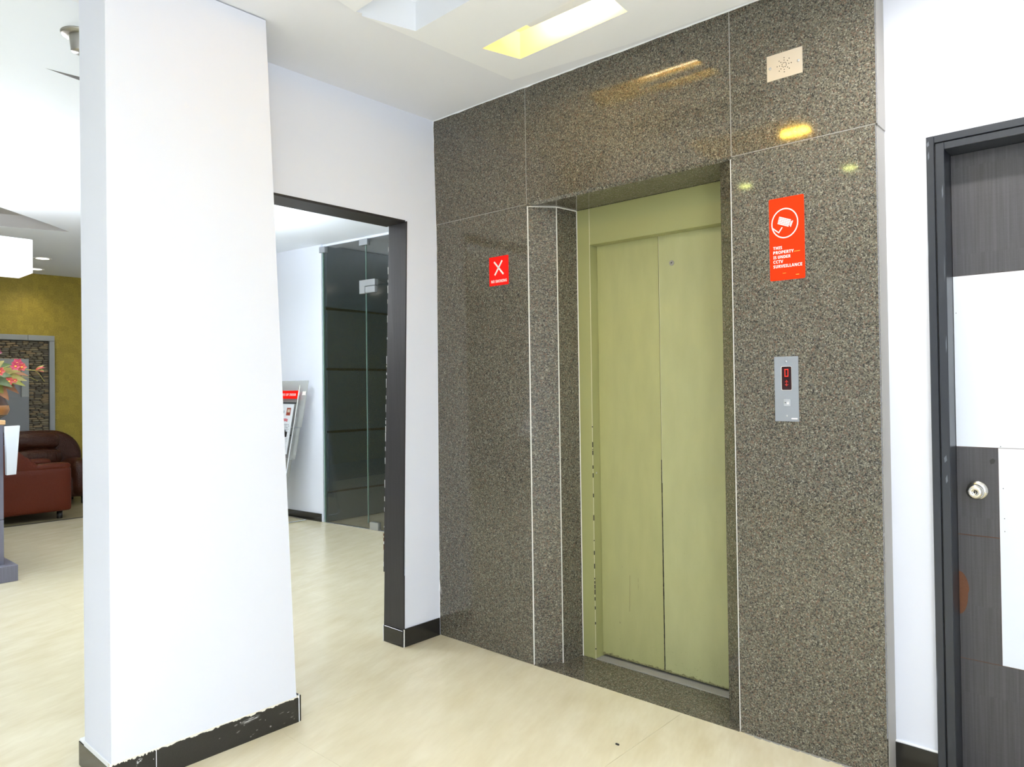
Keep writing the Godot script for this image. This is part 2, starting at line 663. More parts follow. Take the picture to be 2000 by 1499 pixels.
	bump(ld, 0.06, 0.35, 0.25)
	mat("counter_grey", rgb8(122, 122, 138), 0.4)
	cover(M.counter_grey, weave_texture(200, 255, Vector3(1, 1, 1)), 0.3)
	mat("ledge_wood", rgb8(214, 170, 120), 0.35)
	mat("vase_brown", rgb8(82, 60, 50), 0.25)
	mat("vase_gold", rgb8(138, 92, 46), 0.3)
	for k in 4:
		var lf := mat("leaf_%d" % k, [rgb8(116, 116, 34), rgb8(60, 76, 30), rgb8(138, 92, 58), rgb8(132, 122, 56)][k], 0.55)
		lf.cull_mode = BaseMaterial3D.CULL_DISABLED
		lf.backlight_enabled = true; lf.backlight = lf.albedo_color * 0.4
	for k in 3:
		var pt := mat("petal_%d" % k, [rgb8(150, 36, 64), rgb8(158, 54, 46), rgb8(86, 18, 34)][k], 0.6)
		pt.cull_mode = BaseMaterial3D.CULL_DISABLED
	mat("flower_heart", rgb8(244, 176, 66), 0.6)
	mat("stem_green", rgb8(166, 156, 84), 0.6)
	var np := mat("newsprint", Color.WHITE, 0.7)
	np.albedo_texture = newsprint_texture()
	np.texture_repeat = false
	mat("shade_white", rgb8(250, 250, 252), 0.5)

func glow(called: String, c: Color, energy: float) -> StandardMaterial3D:
	var m := mat(called, c, 0.6)
	m.emission_enabled = true
	m.emission = c
	m.emission_energy_multiplier = energy
	return m

func area(at: Vector3, towards: Vector3, size: Vector2, energy: float, c: Color, called: String, parent: Node = self) -> void:
	var l := AreaLight3D.new()
	l.name = called
	l.area_size = size
	l.area_normalize_energy = true
	l.light_energy = energy
	l.light_color = c
	l.shadow_enabled = true
	l.area_range = 14.0
	parent.add_child(l, true)
	l.transform = Transform3D(Basis.looking_at(towards, Vector3.UP if absf(towards.normalized().y) < 0.9 else Vector3.RIGHT), at - root_of(parent))

func bulb(at: Vector3, energy: float, c: Color, size: float, called: String, parent: Node) -> void:
	var l := OmniLight3D.new()
	l.name = called
	l.light_energy = energy
	l.light_color = c
	l.light_size = size
	l.omni_range = 12.0
	l.omni_attenuation = 2.0
	l.shadow_enabled = true
	parent.add_child(l, true)
	l.position = at - root_of(parent)

# ---------------------------------------------------------------- scene
func _ready() -> void:
	rng.seed = 7
	var cam := Camera3D.new()
	cam.name = "camera"
	cam.fov = 55.79
	cam.near = 0.05
	cam.far = 60.0
	cam.rotation = Vector3(deg_to_rad(0.282), deg_to_rad(41.79), deg_to_rad(-0.587))
	cam.position = V(2.973, 1.36, 2.710)
	add_child(cam)
	cam.current = true
	var we := WorldEnvironment.new()
	we.name = "world_environment"
	var env := Environment.new()
	env.background_mode = Environment.BG_SKY
	var sky := Sky.new()
	var sm := ProceduralSkyMaterial.new()
	sm.sky_top_color = rgb8(190, 212, 240)
	sm.sky_horizon_color = rgb8(236, 242, 250)
	sm.ground_bottom_color = rgb8(190, 188, 184)
	sm.ground_horizon_color = rgb8(220, 222, 224)
	sm.sky_energy_multiplier = 1.1
	sm.ground_energy_multiplier = 1.0
	sky.sky_material = sm
	env.sky = sky
	env.tonemap_mode = Environment.TONE_MAPPER_LINEAR
	env.tonemap_exposure = 1.49
	env.sdfgi_enabled = true
	env.ssao_enabled = true
	env.ssil_enabled = true
	we.environment = env
	add_child(we)
	# unseen entrance and window light; the tilted panels are added to brighten the ceilings
	var day := Color(0.93, 0.955, 1.0)
	area(V(4.72, 1.30, 3.4), V(-1, 0, 0), Vector2(1.6, 2.2), E_ENTRANCE * 0.5, day, "daylight_fill_entrance")
	area(V(4.72, 0.75, 3.4), V(-1, 0.9, 0), Vector2(1.6, 1.0), E_ENTRANCE * 0.5, day, "ceiling_fill_entrance")
	area(V(2.4, 1.5, 5.85), V(0, 0, -1), Vector2(2.3, 1.9), E_BACK * 0.4, day, "daylight_fill_back")
	area(V(2.4, 0.95, 5.85), V(0, 0.9, -1), Vector2(2.3, 0.8), E_BACK * 0.6, day, "ceiling_fill_back")
	area(V(-3.1, 1.5, 5.85), V(0, 0, -1), Vector2(2.5, 1.9), E_LOBBY * 0.3, day, "daylight_fill_lobby")
	area(V(-3.1, 0.95, 5.85), V(0, 0.9, -1), Vector2(2.5, 0.8), E_LOBBY * 0.7, day, "ceiling_fill_lobby")

	make_materials()
	build_floor()
	build_ceiling()
	build_lift_wall()
	build_left_partition()
	build_right_wall()
	build_far_walls()
	build_outer_walls()
	build_pillar()
	build_elevator()
	build_door()
	build_signs()
	build_lamps()
	build_glass_partition()
	build_news_stand()
	build_lounge()
	build_counter()

func build_floor() -> void:
	var f := setting("floor")
	obj("screed", MB.new().box(V(-7.7, -0.2, -4.8), V(5.0, -0.004, 6.2)), M.floor_joint, f)
	var xs := []
	for k in range(-7, 5):
		xs.append(0.30 + 1.18 * k)
	var zs := [-4.7, -2.36, -1.18, 0.0, 1.18, 2.36, 3.54, 4.72, 6.1]
	for i in xs.size() - 1:
		for k in zs.size() - 1:
			var x0: float = maxf(xs[i], -5.70)
			var x1: float = minf(xs[i + 1], 4.9)
			if x1 <= x0 or (x1 > 0.4 and zs[k] < -0.5):
				continue
			obj("floor_tile", MB.new().box(V(x0 + 0.0005, -0.012, zs[k] + 0.0002), V(x1 - 0.0005, 0.0, zs[k + 1] - 0.0002), 0.0005), M.floor_stone, f)
	for k in zs.size() - 1:
		obj("lounge_tile", MB.new().box(V(-7.6, -0.012, zs[k] + 0.0005), V(-5.745, 0.0, zs[k + 1] - 0.0005), 0.0006), M.floor_shade_tint, f)
	obj("border_strip", MB.new().box(V(-5.744, -0.012, -1.5), V(-5.701, 0.0008, 6.0), 0.0004), M.border_black, f)

func hole(poly: Array, at: float, up: float, m: Material) -> CSGPolygon3D:
	var c := CSGPolygon3D.new()
	c.name = "opening"
	c.polygon = PackedVector2Array(poly)
	c.mode = CSGPolygon3D.MODE_DEPTH
	c.depth = up
	c.rotation.x = PI / 2
	c.position.y = at
	c.material = m
	return c

var COVE_LIT := [Vector2(0.801, 0.4504), Vector2(0.853, 0.2608), Vector2(1.431, 0.2845), Vector2(1.452, 0.505)]
var COVE_PLAIN := [Vector2(0.6347, 1.0039), Vector2(0.7074, 0.7468), Vector2(1.50, 0.785), Vector2(1.52, 1.055)]
var COVE_BACK := [Vector2(0.80, 1.70), Vector2(0.853, 1.28), Vector2(1.47, 1.30), Vector2(1.49, 1.72)]
var COVE_SLIVER := [Vector2(-0.809, 1.658), Vector2(-0.84, 1.507), Vector2(-0.86, 1.40), Vector2(-0.72, 1.40), Vector2(-0.798, 1.52)]
var COVE_LOBBY := [Vector2(-4.54, 0.434), Vector2(-4.70, 0.93), Vector2(-4.9, 2.6), Vector2(-3.2, 2.2), Vector2(-3.92, 1.112), Vector2(-4.32, 0.66)]

func build_ceiling() -> void:
	var c := setting("ceiling")
	# hall ceiling over the lift lobby, its coves cut through
	var comb := CSGCombiner3D.new()
	comb.name = "hall_ceiling"
	c.add_child(comb)
	var slab := CSGBox3D.new()
	slab.name = "slab"
	slab.size = V(4.98, 0.24, 6.46)
	slab.position = V(2.41, 2.96, 2.87)
	slab.material = M.ceiling_beige
	comb.add_child(slab)
	var lobby := CSGCombiner3D.new()
	lobby.name = "lobby_ceiling"
	c.add_child(lobby)
	var slab2 := CSGBox3D.new()
	slab2.name = "slab"
	slab2.size = V(7.62, 0.24, 10.9)
	slab2.position = V(-3.89, 2.96, 0.65)
	slab2.material = M.ceiling_white
	lobby.add_child(slab2)
	for q in [COVE_SLIVER, COVE_LOBBY]:
		var h := hole(q, 2.8, 0.15, M.cove_shade_tint)
		h.operation = CSGShape3D.OPERATION_SUBTRACTION
		lobby.add_child(h)
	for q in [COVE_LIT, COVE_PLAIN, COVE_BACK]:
		var h := hole(q, 2.8, 0.15, M.cove_white if q == COVE_PLAIN else M.cove_glow_tint)
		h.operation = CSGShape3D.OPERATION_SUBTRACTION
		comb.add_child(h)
	# painted panel fixed under the ceiling, with the same openings
	var pan := CSGCombiner3D.new()
	pan.name = "ceiling_panel"
	c.add_child(pan)
	var plate := hole([Vector2(0.6785, 0.1207), Vector2(1.316, 0.046), Vector2(2.2, 0.02), Vector2(4.4, 0.02), Vector2(4.4, 4.6), Vector2(0.95, 4.6), Vector2(0.673, 1.1015), Vector2(0.644, 0.98)], 2.829, 0.0112, M.panel_white)
	plate.name = "plate"
	pan.add_child(plate)
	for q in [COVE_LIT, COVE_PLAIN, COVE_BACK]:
		var h := hole(q, 2.8, 0.15, M.cove_white if q == COVE_PLAIN else M.cove_glow_tint)
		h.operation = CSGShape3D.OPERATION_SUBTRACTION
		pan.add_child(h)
	# floor slab of the storey above
	obj("upper_slab", MB.new().box(V(-7.7, 3.08, -4.8), V(5.0, 3.2, 6.2)), M.ceiling_beige, c)

func build_lift_wall() -> void:
	var w := setting("wall_back_left")
	var wr := setting("wall_back_right")
	var t := setting("trim_1")
	var L := LEAN
	obj("masonry", MB.new(L).box(V(-0.02, -0.1, -0.5), V(0.66, 3.0, -0.02)), M.wall_near, w)
	obj("masonry", MB.new(L).box(V(1.75, -0.1, -0.5), V(2.257, 3.0, -0.02)), M.wall_near, wr)
	obj("masonry", MB.new(L).box(V(0.66, 2.275, -0.5), V(1.75, 3.0, -0.02)), M.wall_near, t)
	obj("granite_panel", MB.new(L).box(V(0.002, 0.0, -0.02), V(0.6755, 2.258, 0.0), 0.0012), M.granite, w)
	obj("granite_panel", MB.new(L).box(V(0.002, 2.2605, -0.02), V(0.6705, 2.838, 0.0), 0.0012), M.granite, w)
	var lintel := MB.new(L)
	lintel.slab([Vector2(-0.02, 2.2505), Vector2(-0.013, 2.2505), Vector2(0.0, 2.264), Vector2(0.0, 2.838), Vector2(-0.02, 2.838)], func(u, v, d): return V(d, v, u), 0.6735, 1.7345)
	obj("granite_panel", lintel, M.granite, t)
	obj("granite_panel", MB.new(L).box(V(1.7375, 2.2605, -0.02), V(2.2655, 2.838, 0.0), 0.0012), M.granite, wr)
	obj("granite_panel", MB.new(L).box(V(1.733, 0.0, -0.02), V(2.2615, 2.258, 0.0), 0.0012), M.granite, wr)
	# splayed reveals of the lift opening, soffit and threshold
	obj("granite_reveal", MB.new(L).prism([Vector2(0.677, -0.001), Vector2(0.7705, -0.11), Vector2(0.752, -0.121), Vector2(0.66, -0.015)], 0.001, 2.2495), M.granite, t)
	obj("granite_reveal", MB.new(L).prism([Vector2(0.7715, -0.112), Vector2(0.791, -0.26), Vector2(0.76, -0.26), Vector2(0.752, -0.122)], 0.001, 2.2495), M.granite, t)
	obj("granite_reveal", MB.new(L).prism([Vector2(1.7315, -0.001), Vector2(1.653, -0.075), Vector2(1.668, -0.092), Vector2(1.75, -0.015)], 0.001, 2.2495), M.granite, t)
	obj("granite_reveal", MB.new(L).prism([Vector2(1.652, -0.076), Vector2(1.634, -0.26), Vector2(1.66, -0.26), Vector2(1.668, -0.092)], 0.001, 2.2495), M.granite, t)
	obj("granite_soffit", MB.new(L).box(V(0.66, 2.2505, -0.32), V(1.75, 2.275, -0.02)), M.granite, t)
	obj("granite_threshold", MB.new().prism([Vector2(0.678, 0.004), Vector2(1.73, 0.004), Vector2(1.63, -0.252), Vector2(0.79, -0.252)], -0.03, 0.0015), M.granite, t)
	# unpolished edge of the cladding, turned to the door side
	obj("granite_edge", MB.new(L).box(V(2.2575, 0.0, -0.115), V(2.2628, 2.258, -0.0205)), M.granite_edge, wr)
	obj("granite_edge", MB.new(L).box(V(2.2575, 2.26, -0.115), V(2.2662, 2.838, -0.0205)), M.granite_edge, wr)
	# pointing
	obj("grout_line", MB.new(L).box(V(0.002, 2.2578, -0.01), V(0.672, 2.2606, 0.0004)), M.grout, w)
	obj("grout_line", MB.new(L).box(V(0.6705, 2.262, -0.01), V(0.6738, 2.84, 0.0004)), M.grout, w)
	obj("grout_line", MB.new(L).box(V(1.7365, 2.2578, -0.01), V(2.262, 2.2606, 0.0004)), M.grout, wr)
	obj("grout_line", MB.new(L).box(V(1.7342, 2.262, -0.01), V(1.7378, 2.84, 0.0004)), M.grout, wr)
	obj("grout_line", MB.new(L).box(V(0.6745, 0.0, -0.012), V(0.6793, 2.25, 0.0012), 0.001), M.grout_white, w)
	obj("grout_line", MB.new(L).box(V(1.7303, 0.0, -0.012), V(1.7335, 2.25, 0.0010), 0.001), M.grout_white, wr)
	obj("grout_line", MB.new(L).box(V(0.7698, 0.001, -0.114), V(0.7722, 2.249, -0.1085)), M.grout_white, t)
	obj("grout_line", MB.new(L).tube([V(0.680, 2.248, -0.006), V(0.7705, 2.248, -0.108), V(0.790, 2.248, -0.25)], 0.003, 6), M.grout_white, t)
	obj("grout_line", MB.new(L).tube([V(0.79, 0.0, -0.2515), V(0.79, 2.248, -0.2515)], 0.003, 6), M.grout_white, t)
	# sealant squeezed out along the foot of the granite
	var sl := MB.new()
	for k in 14:
		var x0 := 1.75 + k * 0.036
		var wide := 0.0025 + 0.004 * absf(sin(k * 1.7)) + 0.002 * (k % 3)
		sl.prism([Vector2(x0, 0.0), Vector2(x0 + 0.038, 0.0), Vector2(x0 + 0.03, wide + 0.003), Vector2(x0 + 0.004, wide)], 0.0, 0.002)
	obj("sealant", sl, M.grout, wr)
	# paint lapped over the top and the left edge of the stone
	var ck := MB.new(L)
	var edge := noise(0.9, 77, 3)
	for k in 66:
		var x0 := 0.0 + k * 0.0345
		var dn := 0.006 + 0.006 * absf(edge.get_noise_1d(k * 1.9))
		var dn2 := 0.006 + 0.006 * absf(edge.get_noise_1d((k + 1) * 1.9))
		ck.face([V(x0, 2.842, 0.002), V(x0 + 0.0345, 2.842, 0.002), V(x0 + 0.0345, 2.842 - dn2, 0.0012), V(x0, 2.842 - dn, 0.0012)], V(x0, 2.8, -1))
		ck.face([V(x0, 2.842 - dn, 0.0012), V(x0 + 0.0345, 2.842 - dn2, 0.0012), V(x0 + 0.0345, 2.842 - dn2, -0.004), V(x0, 2.842 - dn, -0.004)], V(x0, 2.9, 0))
	for k in 80:
		var y0 := 0.1 + k * 0.0342
		var a := 0.004 + 0.008 * absf(edge.get_noise_1d(k * 2.3 + 50))
		var b := 0.004 + 0.008 * absf(edge.get_noise_1d((k + 1) * 2.3 + 50))
		ck.face([V(-0.004, y0, 0.002), V(-0.004, y0 + 0.0342, 0.002), V(b, y0 + 0.0342, 0.0012), V(a, y0, 0.0012)], V(0, y0, -1))
	obj("paint_edge", ck, M.caulk, w)
	for q in [[0.016, 2.10, 0.05, 0.006, -0.004], [0.03, 2.56, 0.02, 0.002, 0.0], [0.028, 2.62, 0.012, 0.002, 0.0], [0.012, 0.22, 0.05, 0.005, 0.003], [0.02, 0.30, 0.03, 0.003, 0.0]]:
		obj("paint_smear", MB.new(L).slab([Vector2(q[0], q[1]), Vector2(q[0] + q[3], q[1] + q[2] * 0.2), Vector2(q[0] + q[3] * 0.8 - q[4], q[1] + q[2]), Vector2(q[0] - q[4] - q[3] * 0.3, q[1] + q[2] * 0.7)], func(u, v, d): return V(u, v, d), -0.0002, 0.0004), M.grout, w)

func skirt(called: String, a: Vector3, b: Vector3, parent: Node, m: Material) -> void:
	obj(called, MB.new().box(a, b, 0.0015), m, parent)

func build_left_partition() -> void:
	var w := setting("wall_left")
	obj("pier", MB.new().prism([Vector2(-0.152, -1.75), Vector2(0.0, -1.75), Vector2(0.0, 0.249), Vector2(-0.152, 0.257)], 0.0, 2.25, [Vector2(-0.152, -1.75), Vector2(-0.015, -1.75), Vector2(0.006, 0.222), Vector2(-0.13, 0.222)]), M.wall_white, w)
	obj("header", MB.new().prism([Vector2(-0.152, -1.75), Vector2(0.002, -1.75), Vector2(0.002, 1.7), Vector2(-0.152, 1.7)], 2.25, 2.85, [Vector2(-0.152, -1.75), Vector2(-0.016, -1.75), Vector2(-0.016, 1.7), Vector2(-0.152, 1.7)]), M.wall_white, w)
	obj("pier", MB.new().box(V(-0.152, 0.0, 1.13), V(0.0, 2.25, 1.7)), M.wall_white, w)
	# grey laminate lining of the opening
	obj("jamb_lining", MB.new().prism([Vector2(-0.158, 0.249), Vector2(0.0, 0.249), Vector2(0.0, 0.256), Vector2(-0.158, 0.262)], 0.372, 2.243, [Vector2(-0.124, 0.222), Vector2(0.012, 0.216), Vector2(0.012, 0.222), Vector2(-0.124, 0.23)]), M.laminate_dark, w)
	obj("jamb_lining", MB.new().prism([Vector2(-0.158, 0.249), Vector2(0.0, 0.249), Vector2(0.0, 0.256), Vector2(-0.158, 0.262)], 0.088, 0.3715, [Vector2(-0.154, 0.245), Vector2(0.0, 0.245), Vector2(0.002, 0.252), Vector2(-0.154, 0.258)]), M.laminate_dark, w)
	obj("head_lining", MB.new().box(V(-0.154, 2.238, 0.222), V(0.002, 2.2495, 1.13)), M.laminate_dark, w)
	obj("jamb_lining", MB.new().box(V(-0.154, 0.0, 1.122), V(0.0, 2.243, 1.13)), M.laminate_dark, w)
	# chipped paint along the back edge of the lining
	var cp := MB.new()
	var y := 0.4
	while y < 2.2:
		var hh := rng.randf_range(0.006, 0.05)
		var k := (y - 0.372) / 1.871
		var xa := lerpf(-0.158, -0.124, k)
		var za := lerpf(0.262, 0.23, k)
		cp.box(V(xa - 0.0008, y, za - 0.006), V(xa + rng.randf_range(0.0, 0.0025), y + hh, za + 0.0008))
		y += hh + rng.randf_range(0.0, 0.09)
	obj("paint_chips", cp, M.caulk, w).set_meta("kind", "stuff")
	for q in [[0.49, 0.03], [0.535, 0.02], [0.565, 0.012]]:
		obj("bare_wood_chip", MB.new().box(V(-0.157, q[0], 0.245), V(-0.1525, q[0] + q[1], 0.2612)), M.chipped_wood, w)
	var b := setting("baseboard_left")
	obj("skirting_tile", MB.new().box(V(-0.005, 0.0, 0.006), V(0.008, 0.0945, 0.252), 0.0015), M.black_stone, b)
	obj("skirting_tile", MB.new().box(V(-0.160, 0.0, 0.252), V(0.002, 0.086, 0.266), 0.0015), M.black_stone, b)
	var pg := MB.new()
	pg.tube([V(0.006, 0.0, 0.260), V(0.005, 0.092, 0.257)], 0.0035, 6); pg.tube([V(-0.158, 0.0, 0.266), V(-0.158, 0.09, 0.266)], 0.003, 6)
	obj("grout_line", pg, M.grout_white, b)

func build_right_wall() -> void:
	var L := LEAN
	var w := setting("wall_right")
	obj("wall_pier", MB.new(L).box(V(2.2606, 0.0, -0.5), V(2.4045, 2.9, -0.11)), M.wall_near, w)
	obj("wall_over_door", MB.new(L).box(V(2.4045, 2.197, -0.5), V(3.30, 2.9, -0.11)), M.wall_near, w)
	obj("wall_pier", MB.new(L).box(V(3.30, 0.0, -0.5), V(5.0, 2.9, -0.11)), M.wall_near, w)
	var b := setting("baseboard_right")
	obj("skirting_tile", MB.new(L).box(V(2.2615, 0.0, -0.12), V(2.3965, 0.0915, -0.1), 0.0015), M.black_stone, b)
	obj("paint_lip", MB.new(L).box(V(2.2615, 0.0915, -0.12), V(2.3965, 0.0985, -0.1015), 0.002), M.caulk, b)
	obj("skirting_tile", MB.new(L).box(V(3.32, 0.0, -0.12), V(4.8, 0.0915, -0.1), 0.0015), M.black_stone, b)

# point on the slightly turned far wall: x along, n out of the wall
func far_at(x: float, y: float, n := 0.0) -> Vector3:
	var z := -1.53 - 0.09 * (x + 3.37)
	return V(x, y, z) + V(0.0896, 0, 0.996) * n

func far_box(mb: MB, x0: float, x1: float, y0: float, y1: float, n0: float, n1: float) -> MB:
	var c := []
	for y in [y0, y1]:
		for q in [[x0, n0], [x1, n0], [x1, n1], [x0, n1]]:
			c.append(far_at(q[0], y, q[1]))
	var mid := Vector3.ZERO
	for p in c:
		mid += p / 8.0
	mb.face([c[0], c[1], c[2], c[3]], mid); mb.face([c[4], c[5], c[6], c[7]], mid)
	for i in 4:
		var k := (i + 1) % 4
		mb.face([c[i], c[k], c[k + 4], c[i + 4]], mid)
	return mb

func build_far_walls() -> void:
	var w := setting("wall_far")
	obj("plaster", far_box(MB.new(), -7.6, -3.415, 0.0, 2.9, -0.14, 0.0), M.wall_white, w)
	obj("plaster", far_box(MB.new(), -1.3, -0.14, 0.0, 2.9, -0.14, 0.0), M.wall_white, w)
	obj("plaster", far_box(MB.new(), -3.415, -1.3, 2.815, 2.9, -0.14, -0.02), M.wall_white, w)
	var b := setting("baseboard_far")
	obj("skirting_tile", far_box(MB.new(), -3.94, -3.44, 0.0, 0.082, -0.001, 0.012), M.black_stone, b)
	obj("skirting_tile", far_box(MB.new(), -5.0, -3.942, 0.0, 0.082, -0.001, 0.012), M.black_stone, b)
	# the dark room behind the glass
	var d := setting("wall_dark_room")
	obj("dark_backing", MB.new().box(V(-3.6, 0.0, -4.6), V(-3.41, 2.9, -1.56)), M.black, d)
	for k in 5:
		var y0: float = [0.006, 0.314, 0.932, 1.574, 2.192][k]
		var y1: float = [0.296, 0.908, 1.550, 2.168, 2.82][k]
		for i in 2:
			obj("wall_panel", MB.new().box(V(-3.41, y0, -3.05 - 1.5 * i + 0.0015), V(-3.36, y1, -1.55 - 1.5 * i - 0.0015), 0.002), M.dark_panel, d)
	obj("room_wall", MB.new().box(V(-3.5, 0.0, -4.72), V(-0.1, 2.9, -4.6)).box(V(-0.25, 0.0, -4.6), V(-0.152, 2.9, -1.78)), M.dark_room, d)

func build_outer_walls() -> void:
	var y := setting("wall_lounge")
	obj("gold_covering", MB.new().box(V(-7.7, 0.0, -1.4), V(-7.5, 2.9, 6.0)), M.gold_wall, y)
	# unseen back wall with two window openings, entrance wall with one, added for daylight
	var s := setting("wall_behind")
	for q in [[-7.6, -4.4], [-1.8, 1.2], [3.6, 5.0]]:
		obj("wall_pier", MB.new().box(V(q[0], 0.0, 5.9), V(q[1], 2.9, 6.1)), M.wall_near, s)
	for q in [[-4.4, -1.8], [1.2, 3.6]]:
		obj("wall_below_window", MB.new().box(V(q[0], 0.0, 5.9), V(q[1], 0.5, 6.1)).box(V(q[0], 2.5, 5.9), V(q[1], 2.9, 6.1)), M.wall_near, s)
	var e := setting("wall_entrance")
	obj("wall_pier", MB.new().box(V(4.8, 0.0, -0.2), V(5.0, 2.9, 2.55)), M.wall_near, e)
	obj("wall_pier", MB.new().box(V(4.8, 0.0, 4.25), V(5.0, 2.9, 6.0)), M.wall_near, e)
	obj("wall_over_door", MB.new().box(V(4.8, 2.5, 2.55), V(5.0, 2.9, 4.25)), M.wall_near, e)
	var k := 1
	for q in [[V(-4.4, 0.5, 5.98), V(-1.8, 2.5, 6.02), 2], [V(1.2, 0.5, 5.98), V(3.6, 2.5, 6.02), 2], [V(4.88, 0.0, 2.55), V(4.92, 2.5, 4.25), 2]]:
		var win := setting("window_%d" % k)
		k += 1
		var a: Vector3 = q[0]
		var b: Vector3 = q[1]
		var fr := MB.new()
		var along_x: bool = absf(b.x - a.x) > 0.5
		fr.box(a, V(b.x, a.y + 0.05, b.z)); fr.box(V(a.x, b.y - 0.05, a.z), b)
		for i in q[2] + 1:
			var t: float = float(i) / q[2]
			if along_x:
				var x := lerpf(a.x, b.x - 0.05, t)
				fr.box(V(x, a.y + 0.05, a.z), V(x + 0.05, b.y - 0.05, b.z))
			else:
				var z := lerpf(a.z, b.z - 0.05, t)
				fr.box(V(a.x, a.y + 0.05, z), V(b.x, b.y - 0.05, z + 0.05))
		obj("window_frame", fr, M.aluminium, win)
		var mid := (a + b) / 2.0
		obj("pane", MB.new().box(V(a.x + 0.01, a.y + 0.02, mid.z - 0.003), V(b.x - 0.01, b.y - 0.02, mid.z + 0.003)) if along_x else MB.new().box(V(mid.x - 0.003, a.y + 0.02, a.z + 0.01), V(mid.x + 0.003, b.y - 0.02, b.z - 0.01)), M.window_glass, win)

func uv_box(mb: MB, a: Vector3, b: Vector3, axis: int) -> MB:
	# box whose outward faces on «axis» carry the whole texture once, the others its middle
	mb.box(a, b)
	return mb

func build_pillar() -> void:
	var p := thing("pillar", "tall white rectangular pillar with a black stone skirting, standing free of the walls", "pillar", V(0.2, 0, 1.45))
	var f := MB.new()
	f.prism([Vector2(0.078, 1.090), Vector2(0.331, 1.090), Vector2(0.331, 1.7945), Vector2(0.078, 1.7945)], 0.0, 2.835, [Vector2(0.076, 1.203), Vector2(0.327, 1.203), Vector2(0.327, 1.796), Vector2(0.0765, 1.796)])
	obj("shaft", f, M.wall_near, p)
	# skirting tiles; the two on the wide face carry paint smears
	var faces := [[V(0.334, 0, 1.083), V(0.334, 0, 1.6485), 0], [V(0.334, 0, 1.6505), V(0.334, 0, 1.7985), 1]]
	for q in faces:
		var a: Vector3 = q[0]
		var b: Vector3 = q[1]
		var mb := MB.new()
		var top := 0.104
		var mid := V(0.325, 0.05, (a.z + b.z) / 2)
		mb.face([V(0.334, 0, b.z), V(0.334, 0, a.z), V(0.334, top, a.z), V(0.334, top, b.z)], mid, [Vector2(0, 1), Vector2(1, 1), Vector2(1, 0), Vector2(0, 0)])
		var c := Vector2(0.3, 0.012)
		for pts in [[V(0.31, top, a.z), V(0.334, top, a.z), V(0.334, top, b.z), V(0.31, top, b.z)], [V(0.31, 0, a.z), V(0.334, 0, a.z), V(0.334, top, a.z), V(0.31, top, a.z)], [V(0.31, 0, b.z), V(0.334, 0, b.z), V(0.334, top, b.z), V(0.31, top, b.z)]]:
			mb.face(pts, mid, [c, c, c, c])
		obj("skirting_tile", mb, M["black_smeared_%d" % q[2]], p, "skirting tile smeared with white paint")
	obj("skirting_tile", MB.new().box(V(0.024, 0.0, 1.70), V(0.3315, 0.087, 1.7975), 0.001), M.black_stone, p)
	obj("skirting_tile", MB.new().box(V(0.024, 0.0, 1.09), V(0.078, 0.087, 1.6995), 0.001), M.black_stone, p)
	obj("skirting_tile", MB.new().box(V(0.08, 0.0, 1.074), V(0.333, 0.106, 1.0825), 0.001), M.black_stone, p)
	# paint run over the ledge of the skirting and down its corners
	var pl := MB.new()
	pl.box(V(0.026, 0.087, 1.10), V(0.079, 0.098, 1.7965), 0.003); pl.box(V(0.079, 0.087, 1.7945), V(0.332, 0.105, 1.7982), 0.001)
	pl.tube([V(0.3335, 0.0, 1.0835), V(0.334, 0.112, 1.0845)], 0.0022, 6); pl.tube([V(0.3335, 0.0, 1.7985), V(0.333, 0.104, 1.798)], 0.003, 6)
	pl.box(V(0.3337, 0.0, 1.6485), V(0.3343, 0.1, 1.6505))
	obj("paint_ledge", pl, M.caulk, p)

